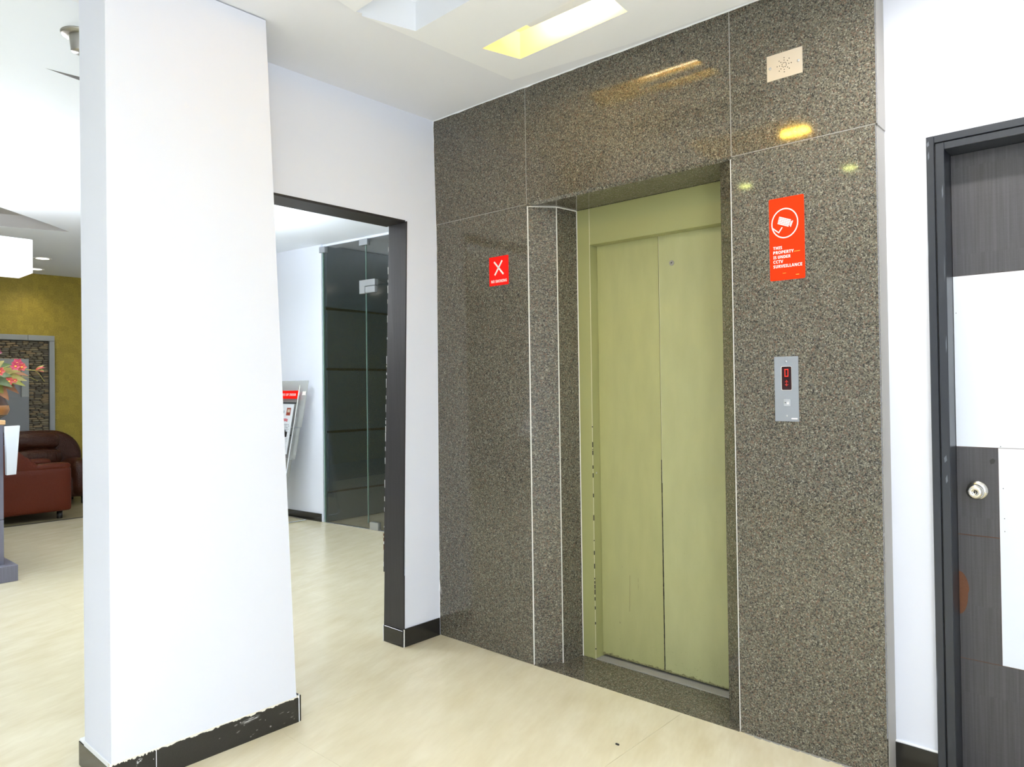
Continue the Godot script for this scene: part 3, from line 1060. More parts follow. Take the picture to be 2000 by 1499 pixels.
func build_elevator() -> void:
	var L := LEAN
	var e := thing("elevator_door", "olive green two-leaf lift door set back in the speckled granite wall", "elevator door", V(1.24, 0, -0.29))
	obj("jamb", MB.new(L).box(V(0.775, 0.002, -0.345), V(0.8675, 2.2495, -0.252), 0.0012), M.olive, e)
	obj("jamb", MB.new(L).box(V(1.62, 0.002, -0.345), V(1.712, 2.2495, -0.256), 0.0012), M.olive, e)
	obj("transom", MB.new(L).box(V(0.868, 2.066, -0.345), V(1.62, 2.2495, -0.2522), 0.0012), M.olive, e)
	# worn bright arris of the jamb
	obj("jamb_edge", MB.new(L).box(V(0.8655, 0.002, -0.2535), V(0.8683, 2.2495, -0.2512), 0.0005), M.olive_edge, e, "worn pale edge of the jamb")
	var tops := 2.10
	for k in 2:
		var x0: float = [0.869, 1.2234][k]
		var x1: float = [1.2192, 1.675][k]
		var z: float = [-0.3125, -0.3105][k]
		var mb := MB.new(L)
		var mid := V((x0 + x1) / 2, 1.0, z - 0.01)
		mb.face([V(x0, 0.013, z), V(x1, 0.013, z), V(x1, tops, z), V(x0, tops, z)], mid, [Vector2(0, 1), Vector2(1, 1), Vector2(1, 0), Vector2(0, 0)])
		var c := Vector2(0.5, 0.2)
		for pts in [[V(x0, 0.013, z), V(x0, tops, z), V(x0, tops, z - 0.03), V(x0, 0.013, z - 0.03)], [V(x1, 0.013, z), V(x1, tops, z), V(x1, tops, z - 0.03), V(x1, 0.013, z - 0.03)], [V(x0, 0.013, z), V(x1, 0.013, z), V(x1, 0.013, z - 0.03), V(x0, 0.013, z - 0.03)], [V(x0, 0.013, z - 0.03), V(x1, 0.013, z - 0.03), V(x1, tops, z - 0.03), V(x0, tops, z - 0.03)]]:
			mb.face(pts, mid, [c, c, c, c])
		var leaf := obj("door_leaf", mb, M["olive_leaf_%d" % k], e)
		if k == 1:
			obj("seam_highlight", MB.new(L).box(V(x0 - 0.0002, 0.9, z - 0.012), V(x0 + 0.0014, tops, z + 0.0004)), M.olive_edge, leaf)  # pale strip painted as the highlight along the leaf seam
	obj("leaf_gap", MB.new(L).box(V(1.2193, 0.013, -0.338), V(1.2233, tops, -0.319)), M.dark_gap, e)
	var chips := MB.new(L)
	var yc := 0.05
	while yc < 1.25:
		var hh := rng.randf_range(0.004, 0.03)
		if rng.randf() < 0.75 - 0.45 * yc:
			chips.prism([Vector2(0.8652, -0.2545), Vector2(0.8688, -0.2545), Vector2(0.8688, -0.2508), Vector2(0.8652, -0.2508)], yc, yc + hh)
		yc += hh + rng.randf_range(0.002, 0.03)
	obj("paint_chips", chips, M.dark_mark, e).set_meta("kind", "stuff")
	var seam := MB.new(L)
	yc = 0.02
	while yc < 1.0:
		var hh := rng.randf_range(0.006, 0.03)
		seam.box(V(1.2191 - rng.randf() * 0.0009, yc, -0.316), V(1.2230 + rng.randf() * 0.0012, yc + hh, -0.3101))
		yc += hh * 0.98
	obj("worn_seam", seam, M.dark_gap, e).set_meta("kind", "stuff")
	obj("shaft_gap", MB.new(L).box(V(0.85, 0.0, -0.40), V(1.69, 2.2, -0.35)), M.dark_gap, e)
	# sill with running grooves
	var sl := MB.new()
	for k in 5:
		sl.box(V(0.868, -0.01, -0.262 - k * 0.0105), V(1.66, 0.006, -0.253 - k * 0.0105), 0.0008)
	sl.box(V(0.868, -0.012, -0.345), V(1.66, 0.0025, -0.2525))
	obj("sill", sl, M.aluminium, e)
	# keyhole ring of the emergency lock, small screw in the jamb
	var turn := Vector3(PI / 2, 0, 0)
	var x := 1.2807 + LEAN * 1.9315
	var lk := obj("emergency_lock", MB.new(L).lathe([Vector2(0, 0), Vector2(0.0125, 0), Vector2(0.0125, 0.002), Vector2(0.0105, 0.003), Vector2(0.0095, 0.0012), Vector2(0.0055, 0.001), Vector2(0.005, 0.003), Vector2(0.0, 0.003)], on(V(x, 1.9315, -0.3103), turn), 20), M.aluminium, e, "round steel lock ring")
	obj("keyhole", MB.new(L).lathe([Vector2(0, 0), Vector2(0.003, 0), Vector2(0, 0.0004)], on(V(x, 1.9315, -0.3072), turn), 12), M.black, lk)
	obj("screw", MB.new(L).lathe([Vector2(0, 0), Vector2(0.005, 0), Vector2(0.004, 0.0015), Vector2(0, 0.002)], on(V(0.8678, 0.9253, -0.28), Vector3(0, 0, -PI / 2)), 12), M.steel, e)

func build_door() -> void:
	var L := LEAN
	var d := setting("door_1")
	# outer architrave, inner rebated jamb
	obj("architrave", MB.new(L).box(V(2.3975, 0.0, -0.13), V(2.4215, 2.2, -0.086), 0.0015), M.frame_paint, d)
	obj("architrave", MB.new(L).box(V(2.4215, 2.175, -0.13), V(3.30, 2.2, -0.086), 0.0015), M.frame_paint, d)
	obj("frame_groove", MB.new(L).box(V(2.4215, 0.0, -0.13), V(2.426, 2.175, -0.096)).box(V(2.426, 2.1705, -0.13), V(3.29, 2.175, -0.096)), M.black, d)
	obj("jamb", MB.new(L).box(V(2.426, 0.0, -0.24), V(2.452, 2.1705, -0.0825), 0.0015), M.frame_paint, d)
	obj("jamb", MB.new(L).box(V(2.452, 2.147, -0.24), V(3.27, 2.1705, -0.0825), 0.0015), M.frame_paint, d)
	obj("jamb", MB.new(L).box(V(3.25, 0.0, -0.24), V(3.30, 2.175, -0.0825), 0.0015), M.frame_paint, d)
	var sc := MB.new(L)
	for q in [[2.436, 1.09, 0.026, 0.007], [2.439, 1.02, 0.03, 0.005], [2.446, 1.70, 0.09, 0.0012], [2.4465, 1.46, 0.06, 0.0025], [2.444, 1.98, 0.05, 0.003], [2.4015, 2.165, 0.02, 0.006], [2.4035, 2.12, 0.03, 0.004], [2.3985, 0.30, 0.09, 0.002], [2.3985, 1.78, 0.07, 0.0015]]:
		var z := -0.0824 if q[0] > 2.425 else -0.0859
		sc.slab([Vector2(q[0], q[1]), Vector2(q[0] + q[3], q[1] + q[2] * 0.3), Vector2(q[0] + q[3] * 0.7, q[1] + q[2]), Vector2(q[0] - q[3] * 0.3, q[1] + q[2] * 0.6)], func(u, v, t): return V(u, v, t), z - 0.0002, z + 0.0002)
	obj("paint_scuff", sc, mat("scuff", rgb8(98, 105, 114), 0.6), d).set_meta("kind", "stuff")
	# leaf: brown board faced with grey and white laminate sheets
	var lf := obj("door_leaf", MB.new(L).box(V(2.4525, 0.008, -0.224), V(3.249, 2.146, -0.1815), 0.001), M.chipped_wood, d)
	var z0 := -0.1816
	var z1 := -0.18
	var sheets := [[2.453, 3.2485, 1.7268, 2.1455, "laminate"], [2.453, 3.2485, 1.1495 - 0.0095, 1.7258, "laminate_white"], [2.5742, 3.2485, 0.4135, 1.1385, "laminate_white"], [2.453, 2.5732, 0.839, 1.1385, "laminate"], [2.453, 2.5732, 0.4135, 0.8365, "laminate"], [2.453, 3.2485, 0.009, 0.4115, "laminate"]]
	for s in sheets:
		obj("laminate_sheet", MB.new(L).box(V(s[0], s[2], z0), V(s[1], s[3], z1), 0.0003), M[s[4]], lf)
	# where the sheet has broken away the wood shows
	var oval := []
	for k in 17:
		var a := -PI / 2 + PI * k / 16
		var r := 1.0 if a > 0 else 0.86
		oval.append(Vector2(2.4535 + 0.030 * cos(a) * r, 0.637 + 0.0735 * sin(a)))
	obj("broken_patch", MB.new(L).slab(oval, func(u, v, t): return V(u, v, t), -0.1801, -0.1796), M.chipped_wood, lf, "bare brown wood where the sheet has chipped")
	obj("worn_spot", MB.new(L).slab([Vector2(2.552, 1.083), Vector2(2.562, 1.087), Vector2(2.566, 1.098), Vector2(2.558, 1.104), Vector2(2.549, 1.096)], func(u, v, t): return V(u, v, t), -0.1801, -0.1798), M.dark_mark, lf)
	var sx := MB.new(L)
	for q in [[2.581, 1.144], [2.586, 1.005], [2.588, 0.905], [2.588, 0.862], [2.46, 1.60]]:
		sx.lathe([Vector2(0, 0), Vector2(0.0015, 0), Vector2(0, 0.0006)], on(V(q[0], q[1], -0.18), Vector3(PI / 2, 0, 0)), 8)
	obj("pin_hole", sx, M.dark_mark, lf)
	# knob
	var c := V(2.5032 + LEAN * 0.9929 + 0.0045, 0.9935, -0.18)
	var kn := obj("door_knob", MB.new(L).lathe([Vector2(0, 0), Vector2(0.0325, 0), Vector2(0.0325, 0.003), Vector2(0.029, 0.008), Vector2(0.020, 0.0115), Vector2(0.0145, 0.0135), Vector2(0.0125, 0.022), Vector2(0.0145, 0.029), Vector2(0.0215, 0.035), Vector2(0.0255, 0.043), Vector2(0.0255, 0.052), Vector2(0.0225, 0.0585), Vector2(0.016, 0.0625), Vector2(0.0085, 0.0635), Vector2(0.008, 0.062), Vector2(0, 0.062)], on(c, Vector3(PI / 2, 0, 0)), 36), M.knob_steel, d, "round steel knob with a key cylinder")
	obj("keyhole", MB.new(L).lathe([Vector2(0, 0), Vector2(0.003, 0), Vector2(0.003, 0.0005), Vector2(0, 0.0006)], on(c + V(0, 0, 0.062), Vector3(PI / 2, 0, 0)), 16).box(c + V(-0.0008, -0.004, 0.0622), c + V(0.0008, 0.004, 0.0628)), M.black, kn)

func rounded(x0: float, y0: float, x1: float, y1: float, r: float) -> Array:
	var out := []
	for q in [[x1 - r, y1 - r, 0], [x0 + r, y1 - r, 1], [x0 + r, y0 + r, 2], [x1 - r, y0 + r, 3]]:
		for k in 5:
			var a: float = PI / 2 * (q[2] + k / 4.0)
			out.append(Vector2(q[0] + r * cos(a), q[1] + r * sin(a)))
	return out

func build_signs() -> void:
	var L := LEAN
	var flat := func(u, v, t): return V(u, v, t)
	# --- camera surveillance notice
	var x0 := 1.8838
	var s := thing("surveillance_sign", "tall orange sticker with a white camera emblem on the granite beside the lift", "sign", V(1.94, 1.75, 0.0))
	obj("plate", MB.new(L).slab(rounded(x0, 1.7515, 2.0148, 2.0615, 0.005), flat, 0.0, 0.0014), M.sign_orange, s)
	var zz := 0.0014
	var cx := 1.9427
	var cy := 1.9645
	var ring := MB.new(L)
	for k in 48:
		var a := TAU * k / 48
		var b := TAU * (k + 1) / 48
		for h in [[0.0465, 0.0505]]:
			ring.face([V(cx + cos(a) * h[0], cy + sin(a) * h[0] * 1.12, zz + 0.0004), V(cx + cos(a) * h[1], cy + sin(a) * h[1] * 1.12, zz + 0.0004), V(cx + cos(b) * h[1], cy + sin(b) * h[1] * 1.12, zz + 0.0004), V(cx + cos(b) * h[0], cy + sin(b) * h[0] * 1.12, zz + 0.0004)], V(cx, cy, -1))
	obj("emblem_ring", ring, M.sign_white, s)
	# camera: five bars, two lens bars, a bent arm, all tilted
	var cm := MB.new(L)
	var tilt := Basis(Vector3(0, 0, 1), deg_to_rad(-22.0))
	var bar := func(ax: float, ay: float, bx: float, by: float):
		var pts := []
		for q in [Vector3(ax, ay, 0), Vector3(bx, ay, 0), Vector3(bx, by, 0), Vector3(ax, by, 0)]:
			var p: Vector3 = tilt * q + V(cx + 0.002, cy + 0.004, zz + 0.0004)
			pts.append(p)
		cm.face(pts, V(cx, cy, -1))
	for k in 5:
		var y := 0.0135 - k * 0.0058
		bar.call(-0.0285 + 0.0006 * k, y, 0.0185, y - 0.0042)
	bar.call(0.0205, 0.009, 0.0232, -0.0095); bar.call(0.0245, 0.0115, 0.0275, -0.0125)
	var arm := func(p: Vector2, q: Vector2):
		var n := (q - p).normalized().orthogonal() * 0.002
		cm.face([V(p.x + n.x, p.y + n.y, zz + 0.0004), V(q.x + n.x, q.y + n.y, zz + 0.0004), V(q.x - n.x, q.y - n.y, zz + 0.0004), V(p.x - n.x, p.y - n.y, zz + 0.0004)], V(cx, cy, -1))
	arm.call(Vector2(cx - 0.0455, cy - 0.014), Vector2(cx - 0.0225, cy - 0.0335))
	arm.call(Vector2(cx - 0.0235, cy - 0.034), Vector2(cx - 0.0095, cy - 0.0145))
	obj("camera_emblem", cm, M.sign_white, s)
	var lines := [["THIS", 0.0335, 1.8685], ["PROPERTY", 0.077, 1.8515], ["IS UNDER", 0.065, 1.8335], ["CCTV", 0.037, 1.8165], ["SURVEILLANCE", 0.1075, 1.7985]]
	for q in lines:
		lettering("lettering", q[0], s, V(x0 + 0.0135 - LEAN * 1.83, q[2], zz - 0.0004), q[1], 0.0115, M.sign_white)
	for q in [[1.9755, 1.9975, 1.8535, 1.8555], [1.932, 1.9445, 1.7765, 1.778], [1.981, 1.993, 1.7665, 1.7685]]:
		obj("small_print", MB.new(L).box(V(q[0], q[2], zz), V(q[1], q[3], zz + 0.0003)), M.sign_yellow, s)
	# --- no smoking
	var n := thing("no_smoking_sign", "small red sticker with a white cross on the granite left of the lift", "sign", V(0.48, 1.88, 0.0))
	obj("plate", MB.new(L).slab(rounded(0.4145, 1.8790, 0.5475, 2.0268, 0.002), flat, 0.0, 0.0014), M.sign_red, n)
	var cr := MB.new(L)
	for q in [[Vector2(0.4495, 2.0015), Vector2(0.5130, 1.9335)], [Vector2(0.5055, 2.0035), Vector2(0.4535, 1.9325)]]:
		var v: Vector2 = (q[1] - q[0]).normalized().orthogonal() * 0.0046
		cr.face([V(q[0].x + v.x, q[0].y + v.y, zz + 0.0004), V(q[1].x + v.x, q[1].y + v.y, zz + 0.0004), V(q[1].x - v.x, q[1].y - v.y, zz + 0.0004), V(q[0].x - v.x, q[0].y - v.y, zz + 0.0004)], V(0.48, 1.97, -1))
	obj("cross", cr, M.sign_white, n)
	lettering("lettering", "NO SMOKING", n, V(0.4165, 1.8935, zz - 0.0004), 0.108, 0.0145, M.sign_white)
	# --- loudspeaker grille high on the wall
	var sp := thing("speaker_plate", "small pale metal plate with a star of drilled holes high on the granite", "speaker plate", V(1.95, 2.51, 0.0))
	var px := 1.8857
	obj("plate", MB.new(L).box(V(px, 2.5095, -0.0005), V(px + 0.1335, 2.607, 0.003), 0.001), M.speaker_plate, sp)
	var hl := MB.new(L)
	var hc := Vector2(px + 0.0665, 2.5575)
	for k in 8:
		for r in [0.0085, 0.0175, 0.0265]:
			var a := TAU * (k + 0.5 * float(r < 0.01)) / 8
			hl.lathe([Vector2(0, 0), Vector2(0.0019, 0), Vector2(0, 0.0003)], on(V(hc.x + cos(a) * r, hc.y + sin(a) * r, 0.003), Vector3(PI / 2, 0, 0)), 8)
	obj("sound_hole", hl, M.black, sp)
	for q in [0.0125, 0.1185]:
		obj("screw", MB.new(L).lathe([Vector2(0, 0), Vector2(0.0055, 0), Vector2(0.004, 0.0016), Vector2(0, 0.002)], on(V(px + q, 2.5575, 0.003), Vector3(PI / 2, 0, 0)), 14), M.steel, sp)
	# --- call panel
	var c := thing("call_panel", "narrow brushed steel lift call panel with a red floor display", "call panel", V(1.935, 1.22, 0.0))
	var qx := 1.8935
	obj("plate", MB.new(L).box(V(qx, 1.2205, -0.0005), V(qx + 0.090, 1.4640, 0.003), 0.0012), M.steel_plate, c)
	obj("display_rim", MB.new(L).slab(rounded(qx + 0.0265, 1.337, qx + 0.0655, 1.4275, 0.005), flat, 0.0029, 0.0034), M.grout_white, c)
	var ds := obj("display", MB.new(L).slab(rounded(qx + 0.0282, 1.3387, qx + 0.0648, 1.4262, 0.0045), flat, 0.003, 0.0038), M.display_glass, c, "dark red display window")
	var sg := MB.new(L)
	var dx := qx + 0.0465
	for q in [[-0.0068, -0.0045, 1.390, 1.4155], [0.0045, 0.0068, 1.390, 1.4155], [-0.0068, 0.0068, 1.4145, 1.4168], [-0.0068, 0.0068, 1.3885, 1.3908]]:
		sg.box(V(dx + q[0], q[2], 0.0036), V(dx + q[1], q[3], 0.0041))
	obj("digit", sg, M.display_digit, ds, "glowing red zero")
	var ar := MB.new(L)
	ar.box(V(dx - 0.0011, 1.352, 0.0036), V(dx + 0.0011, 1.376, 0.0041))
	for e in [[1.376, -1.0], [1.352, 1.0]]:
		for sgn in [-1.0, 1.0]:
			ar.face([V(dx, e[0], 0.0041), V(dx + sgn * 0.0065, e[0] + e[1] * 0.0075, 0.0041), V(dx + sgn * 0.005, e[0] + e[1] * 0.0095, 0.0041), V(dx, e[0] + e[1] * 0.003, 0.0041)], V(dx, 1.364, -1))
	obj("arrow", ar, M.display_dim, ds)
	var bt := obj("call_button", MB.new(L).box(V(qx + 0.0345, 1.2765, 0.0028), V(qx + 0.0595, 1.3035, 0.0045), 0.001), M.steel, c)
	obj("button_mark", MB.new(L).lathe([Vector2(0, 0), Vector2(0.002, 0), Vector2(0, 0.0004)], on(V(qx + 0.0405, 1.291, 0.0045), Vector3(PI / 2, 0, 0)), 10), M.black, bt)
	var up := MB.new(L)
	up.face([V(qx + 0.0455, 1.2855, 0.0048), V(qx + 0.0515, 1.2965, 0.0048), V(qx + 0.0545, 1.2855, 0.0048)], V(qx + 0.05, 1.29, -1))
	obj("button_arrow", up, M.sign_white, bt)
	for q in [1.4455, 1.2415]:
		obj("screw", MB.new(L).lathe([Vector2(0, 0), Vector2(0.004, 0), Vector2(0.003, 0.0012), Vector2(0, 0.0016)], on(V(qx + 0.0455, q, 0.003), Vector3(PI / 2, 0, 0)), 14), M.steel, c)
	obj("maker_mark", MB.new(L).box(V(qx + 0.062, 1.2295, 0.0029), V(qx + 0.0845, 1.234, 0.0032)), M.sign_white, c)
	# a crumb of dirt lying on the floor tile
	var cb := obj("dirt_crumb", MB.new().cushion(V(1.418, 0.0, 0.398), V(1.434, 0.005, 0.405), 0.0025, 0.0, 4), M.dark_mark)
	mark(cb, "tiny dark crumb of dirt on the cream floor in front of the lift", "dirt")

func strip_lamp(label: String, a: Vector3, b: Vector3, energy: float, m: Material, c: Color, towards: Vector3, seat: float) -> void:
	var t := thing("cove_lamp", label, "lamp", (a + b) / 2.0, "warm strip lamps in the ceiling coves")
	obj("lamp_tube", MB.new().tube([a, b], 0.011, 10), m, t)
	obj("batten", MB.new().box(a + V(0, seat, -0.016), b + V(0, seat + 0.018, 0.016), 0.003), M.cove_white, t)
	var l := AreaLight3D.new()
	l.name = "lamp_light"
	l.area_size = Vector2((b - a).length(), 0.03)
	l.area_normalize_energy = true
	l.light_energy = energy
	l.light_color = c
	l.shadow_enabled = true
	t.add_child(l)
	l.transform = Transform3D(Basis.looking_at(towards, Vector3.BACK), towards.normalized() * 0.014)

func downlight(at: Vector3, r: float, label: String, group: String, lens: Material, energy: float, c: Color, cone := 70.0) -> void:
	var t := thing("downlight", label, "downlight", at, group)
	obj("trim_ring", MB.new().lathe([Vector2(r * 0.86, -0.004), Vector2(r * 1.12, -0.006), Vector2(r * 1.2, -0.001), Vector2(r * 1.2, 0.0)], on(at), 28), M.shade_white, t)
	obj("lamp_lens", MB.new().lathe([Vector2(0, -0.003), Vector2(r * 0.88, -0.003), Vector2(r * 0.88, 0.0)], on(at), 28), lens, t)
	var l := SpotLight3D.new()
	l.name = "lamp_light"
	l.light_energy = energy
	l.light_color = c
	l.light_size = r
	l.spot_angle = cone
	l.spot_range = 10.0
	l.spot_attenuation = 2.0
	l.shadow_enabled = true
	t.add_child(l)
	l.transform = Transform3D(Basis.looking_at(V(0, -1, 0), Vector3.RIGHT), V(0, -0.012, 0))

func build_lamps() -> void:
	strip_lamp("warm strip lamp glowing yellow inside the slanted ceiling cove above the lift", V(1.04, 2.882, 0.425), V(1.43, 2.882, 0.445), E_COVE, glow("lamp_glow_soft", Color(1.0, 0.82, 0.36), 0.5), Color(1.0, 0.95, 0.82), V(0, 1.0, -0.52), -0.03)
	strip_lamp("warm strip lamp inside the ceiling cove farther from the lift, mirrored in the granite", V(1.29, 2.868, 1.655), V(1.45, 2.868, 1.66), E_COVE * 0.7, glow("lamp_glow_bright", Color(1.0, 0.74, 0.12), 7.0), Color(1.0, 0.80, 0.22), V(0, -0.1, -1.0), 0.012)
	downlight(V(2.46, 2.829, 0.5), 0.05, "added unseen downlight washing the granite and the wall with the dark framed door", "hall downlights", glow("lamp_lens_neutral", Color(1, 0.98, 0.94), 4.0), 1.4, Color(1, 0.98, 0.96), 88.0)  # unseen downlight added to brighten the upper right granite
	var lens := glow("lamp_lens_warm", Color(0.96, 1.0, 0.56), 26.0)
	var cool := Color(0.955, 0.975, 1.0)
	downlight(V(0.69, 2.84, 2.47), 0.05, "round downlight in the hall ceiling nearest the pillar, mirrored in the granite", "hall downlights", lens, E_DOWN_HALL * 0.06, cool, 48.0)
	downlight(V(1.42, 2.829, 2.49), 0.05, "second round downlight from the pillar in the hall ceiling panel", "hall downlights", lens, E_DOWN_HALL * 0.35, cool, 48.0)
	downlight(V(2.20, 2.829, 2.52), 0.05, "added unseen fill downlight, third from the pillar in the hall ceiling panel", "hall downlights", lens, E_DOWN_HALL, cool, 48.0)  # this and the next three are unseen, added to fill the hall floor
	downlight(V(3.60, 2.829, 2.52), 0.05, "added unseen fill downlight in the hall ceiling panel nearest the glazed entrance", "hall downlights", lens, E_DOWN_HALL, cool, 48.0)
	downlight(V(3.0, 2.829, 3.9), 0.05, "added unseen fill downlight in the hall ceiling panel nearest the added upward lamp", "hall downlights", lens, E_DOWN_HALL, cool, 55.0)
	downlight(V(4.1, 2.829, 3.4), 0.05, "added unseen fill downlight just inside the glazed entrance", "hall downlights", lens, E_DOWN_HALL, cool, 55.0)
	var hidden := [[-1.0, 0.8, "behind the pillar top"], [-1.8, 0.1, "over the way to the glass partition"], [-2.9, 0.45, "in front of the reception pendant"], [-0.9, -0.6, "close behind the door opening"], [-3.2, -0.45, "near the white wall with the newspaper stand"], [-5.0, 2.6, "over the lobby floor near the lounge"]]  # spots for unseen downlights added to brighten the lobby
	for q in hidden:
		downlight(V(q[0], 2.84, q[1]), 0.06, "added unseen fill downlight in the white lobby ceiling " + q[2], "added lobby fill lights", lens, E_DOWN_LOBBY, cool)
	var lens2 := glow("lamp_lens_white", Color(1.0, 0.98, 0.92), 2.2)
	downlight(V(-6.245, 2.84, 0.183), 0.075, "round lit downlight in the lounge ceiling, nearer of the two", "lounge downlights", lens2, E_LOUNGE, Color(1, 0.95, 0.86))
	downlight(V(-7.10, 2.84, 0.02), 0.075, "round lit downlight in the lounge ceiling, close to the gold wall", "lounge downlights", lens2, E_LOUNGE, Color(1, 0.95, 0.86))
	var lens3 := glow("lamp_lens_bright", Color(1.0, 0.97, 0.9), 25.0)
	downlight(V(-0.47, 2.84, -3.5), 0.075, "round downlight in the dark room, nearer the glass partition", "dark room downlights", lens3, 0.6, Color(1, 0.95, 0.86))
	downlight(V(-0.78, 2.84, -4.17), 0.075, "round downlight at the back of the dark room behind the glass", "dark room downlights", lens3, 0.6, Color(1, 0.95, 0.86))
	# metal can fitted under the lobby ceiling, half hidden by the pillar
	var s := thing("ceiling_spot", "small silver can spotlight under the white lobby ceiling, partly behind the pillar", "spotlight", V(-0.345, 2.84, 1.655))
	obj("flange", MB.new().lathe([Vector2(0.045, -0.012), Vector2(0.07, -0.010), Vector2(0.075, -0.004), Vector2(0.075, 0.0)], on(V(-0.345, 2.84, 1.655)), 28), M.spot_metal, s)
	obj("can", MB.new().lathe([Vector2(0.0, -0.075), Vector2(0.036, -0.075), Vector2(0.038, -0.072), Vector2(0.045, -0.012), Vector2(0.045, 0.0)], on(V(-0.345, 2.84, 1.655)), 28), M.spot_metal, s)
	# box pendant over the reception counter
	var p := thing("pendant_lamp", "large white box pendant lamp hanging over the reception counter", "pendant lamp", V(-3.155, 2.2, 1.6))
	var gw := glow("lamp_shade_white", Color(0.97, 0.98, 1.0), 0.55)
	var y0 := 2.203
	var y1 := 2.443
	obj("lamp_shade", MB.new().box(V(-3.32, y0, 1.135), V(-2.99, y1, 2.1), 0.004), gw, p)
	for z in [1.4, 1.9]:
		obj("rod", MB.new().tube([V(-3.155, y1, z), V(-3.155, 2.84, z)], 0.006, 8), M.steel, p)
	area(V(-3.155, y0 - 0.01, 1.62), V(0, -1, 0), Vector2(0.3, 0.9), E_PENDANT * 0.15, Color(0.96, 0.98, 1.0), "lamp_light", p)
	area(V(-3.155, y1 + 0.01, 1.62), V(0, 1, 0), Vector2(0.3, 0.9), E_PENDANT * 0.4, Color(0.96, 0.98, 1.0), "lamp_light", p)
	area(V(-2.98, 2.32, 1.62), V(1, 0, 0), Vector2(0.9, 0.2), E_PENDANT * 0.3, Color(0.96, 0.98, 1.0), "lamp_light", p)
	var p2 := thing("pendant_lamp", "added unseen white box pendant lamp lighting the far wall, hidden behind the pillar", "pendant lamp", V(-2.7, 2.2, 0.1))  # unseen second pendant added to light the far wall and lobby ceiling
	obj("lamp_shade", MB.new().box(V(-2.88, y0, -0.05), V(-2.52, y1, 0.25), 0.004), gw, p2)
	obj("rod", MB.new().tube([V(-2.7, y1, 0.1), V(-2.7, 2.84, 0.1)], 0.006, 8), M.steel, p2)
	area(V(-2.7, y1 + 0.01, 0.1), V(0, 1, 0), Vector2(0.3, 0.28), E_PENDANT * 0.35, Color(0.93, 0.97, 1.0), "lamp_light", p2)
	area(V(-2.7, 2.32, -0.07), V(0, 0, -1), Vector2(0.34, 0.2), E_PENDANT * 0.12, Color(0.93, 0.97, 1.0), "lamp_light", p2)
	# unseen standing lamp added to bounce fill light off the ceiling
	var u := thing("fill_uplighter", "added unseen upward lamp bouncing fill light off the hall ceiling", "fill lamp", V(3.4, 0, 4.3))
	obj("base", MB.new().lathe([Vector2(0, 0), Vector2(0.15, 0), Vector2(0.15, 0.015), Vector2(0.02, 0.03)], on(V(3.4, 0, 4.3)), 24), M.steel, u)
	obj("pole", MB.new().tube([V(3.4, 0.02, 4.3), V(3.4, 1.62, 4.3)], 0.014, 10), M.steel, u)
	obj("lamp_bowl", MB.new().lathe([Vector2(0.03, 1.60), Vector2(0.14, 1.66), Vector2(0.20, 1.74), Vector2(0.19, 1.74), Vector2(0.13, 1.675), Vector2(0.0, 1.63)], on(V(3.4, 0, 4.3)), 28), M.shade_white, u)
	var sp := SpotLight3D.new()
	sp.name = "lamp_light"
	sp.light_energy = E_UPLIGHT
	sp.light_color = Color(0.95, 0.98, 1.0)
	sp.light_size = 0.1
	sp.spot_angle = 62.0
	sp.spot_range = 10.0
	sp.spot_attenuation = 2.0
	sp.shadow_enabled = true
	u.add_child(sp)
	sp.transform = Transform3D(Basis.looking_at(V(-0.15, 1, -0.15), Vector3.RIGHT), V(0, 1.76, 0))

func build_glass_partition() -> void:
	var g := thing("glass_partition", "dark frameless glass partition with small steel patch fittings beyond the opening", "glass partition", far_at(-2.6, 0.0, 0.0))
	obj("pane", far_box(MB.new(), -3.385, -2.754, 0.004, 2.812, -0.012, 0.0), M.glass, g)
	obj("pane", far_box(MB.new(), -2.748, -1.32, 2.352, 2.812, -0.012, 0.0), M.glass, g)
	obj("pane", far_box(MB.new(), -2.748, -1.78, 0.022, 2.346, -0.012, 0.0), M.glass, g)
	obj("pane", far_box(MB.new(), -1.774, -1.32, 0.004, 2.346, -0.012, 0.0), M.glass, g)
	var e := MB.new()
	far_box(e, -3.387, -3.385, 0.004, 2.812, -0.0125, 0.0005); far_box(e, -3.40, -3.388, 0.0, 2.812, -0.03, -0.004)
	obj("glass_edge", e, M.glass_edge, g, "greenish polished edge of the glass")
	obj("glass_edge", far_box(MB.new(), -2.7535, -2.7485, 0.06, 2.81, -0.012, 0.0), M.glass_edge, g)
	for q in [[-2.83, -2.715, 2.752, 2.812], [-3.43, -3.345, 2.752, 2.812], [-2.715, -2.60, 0.006, 0.075]]:
		obj("patch_fitting", far_box(MB.new(), q[0], q[1], q[2], q[3], -0.025, 0.013), M.steel, g)
	var l := MB.new()
	far_box(l, -2.832, -2.614, 2.352, 2.412, -0.025, 0.013); far_box(l, -2.832, -2.754, 2.282, 2.3519, -0.025, 0.013)
	obj("patch_fitting", l, M.steel, g, "angled steel patch fitting")
	obj("patch_fitting", far_box(MB.new(), -2.746, -2.614, 2.284, 2.345, -0.025, 0.013), M.steel, g)
	obj("floor_channel", far_box(MB.new(), -3.39, -1.32, 0.0, 0.004, -0.02, 0.008), M.steel, g)

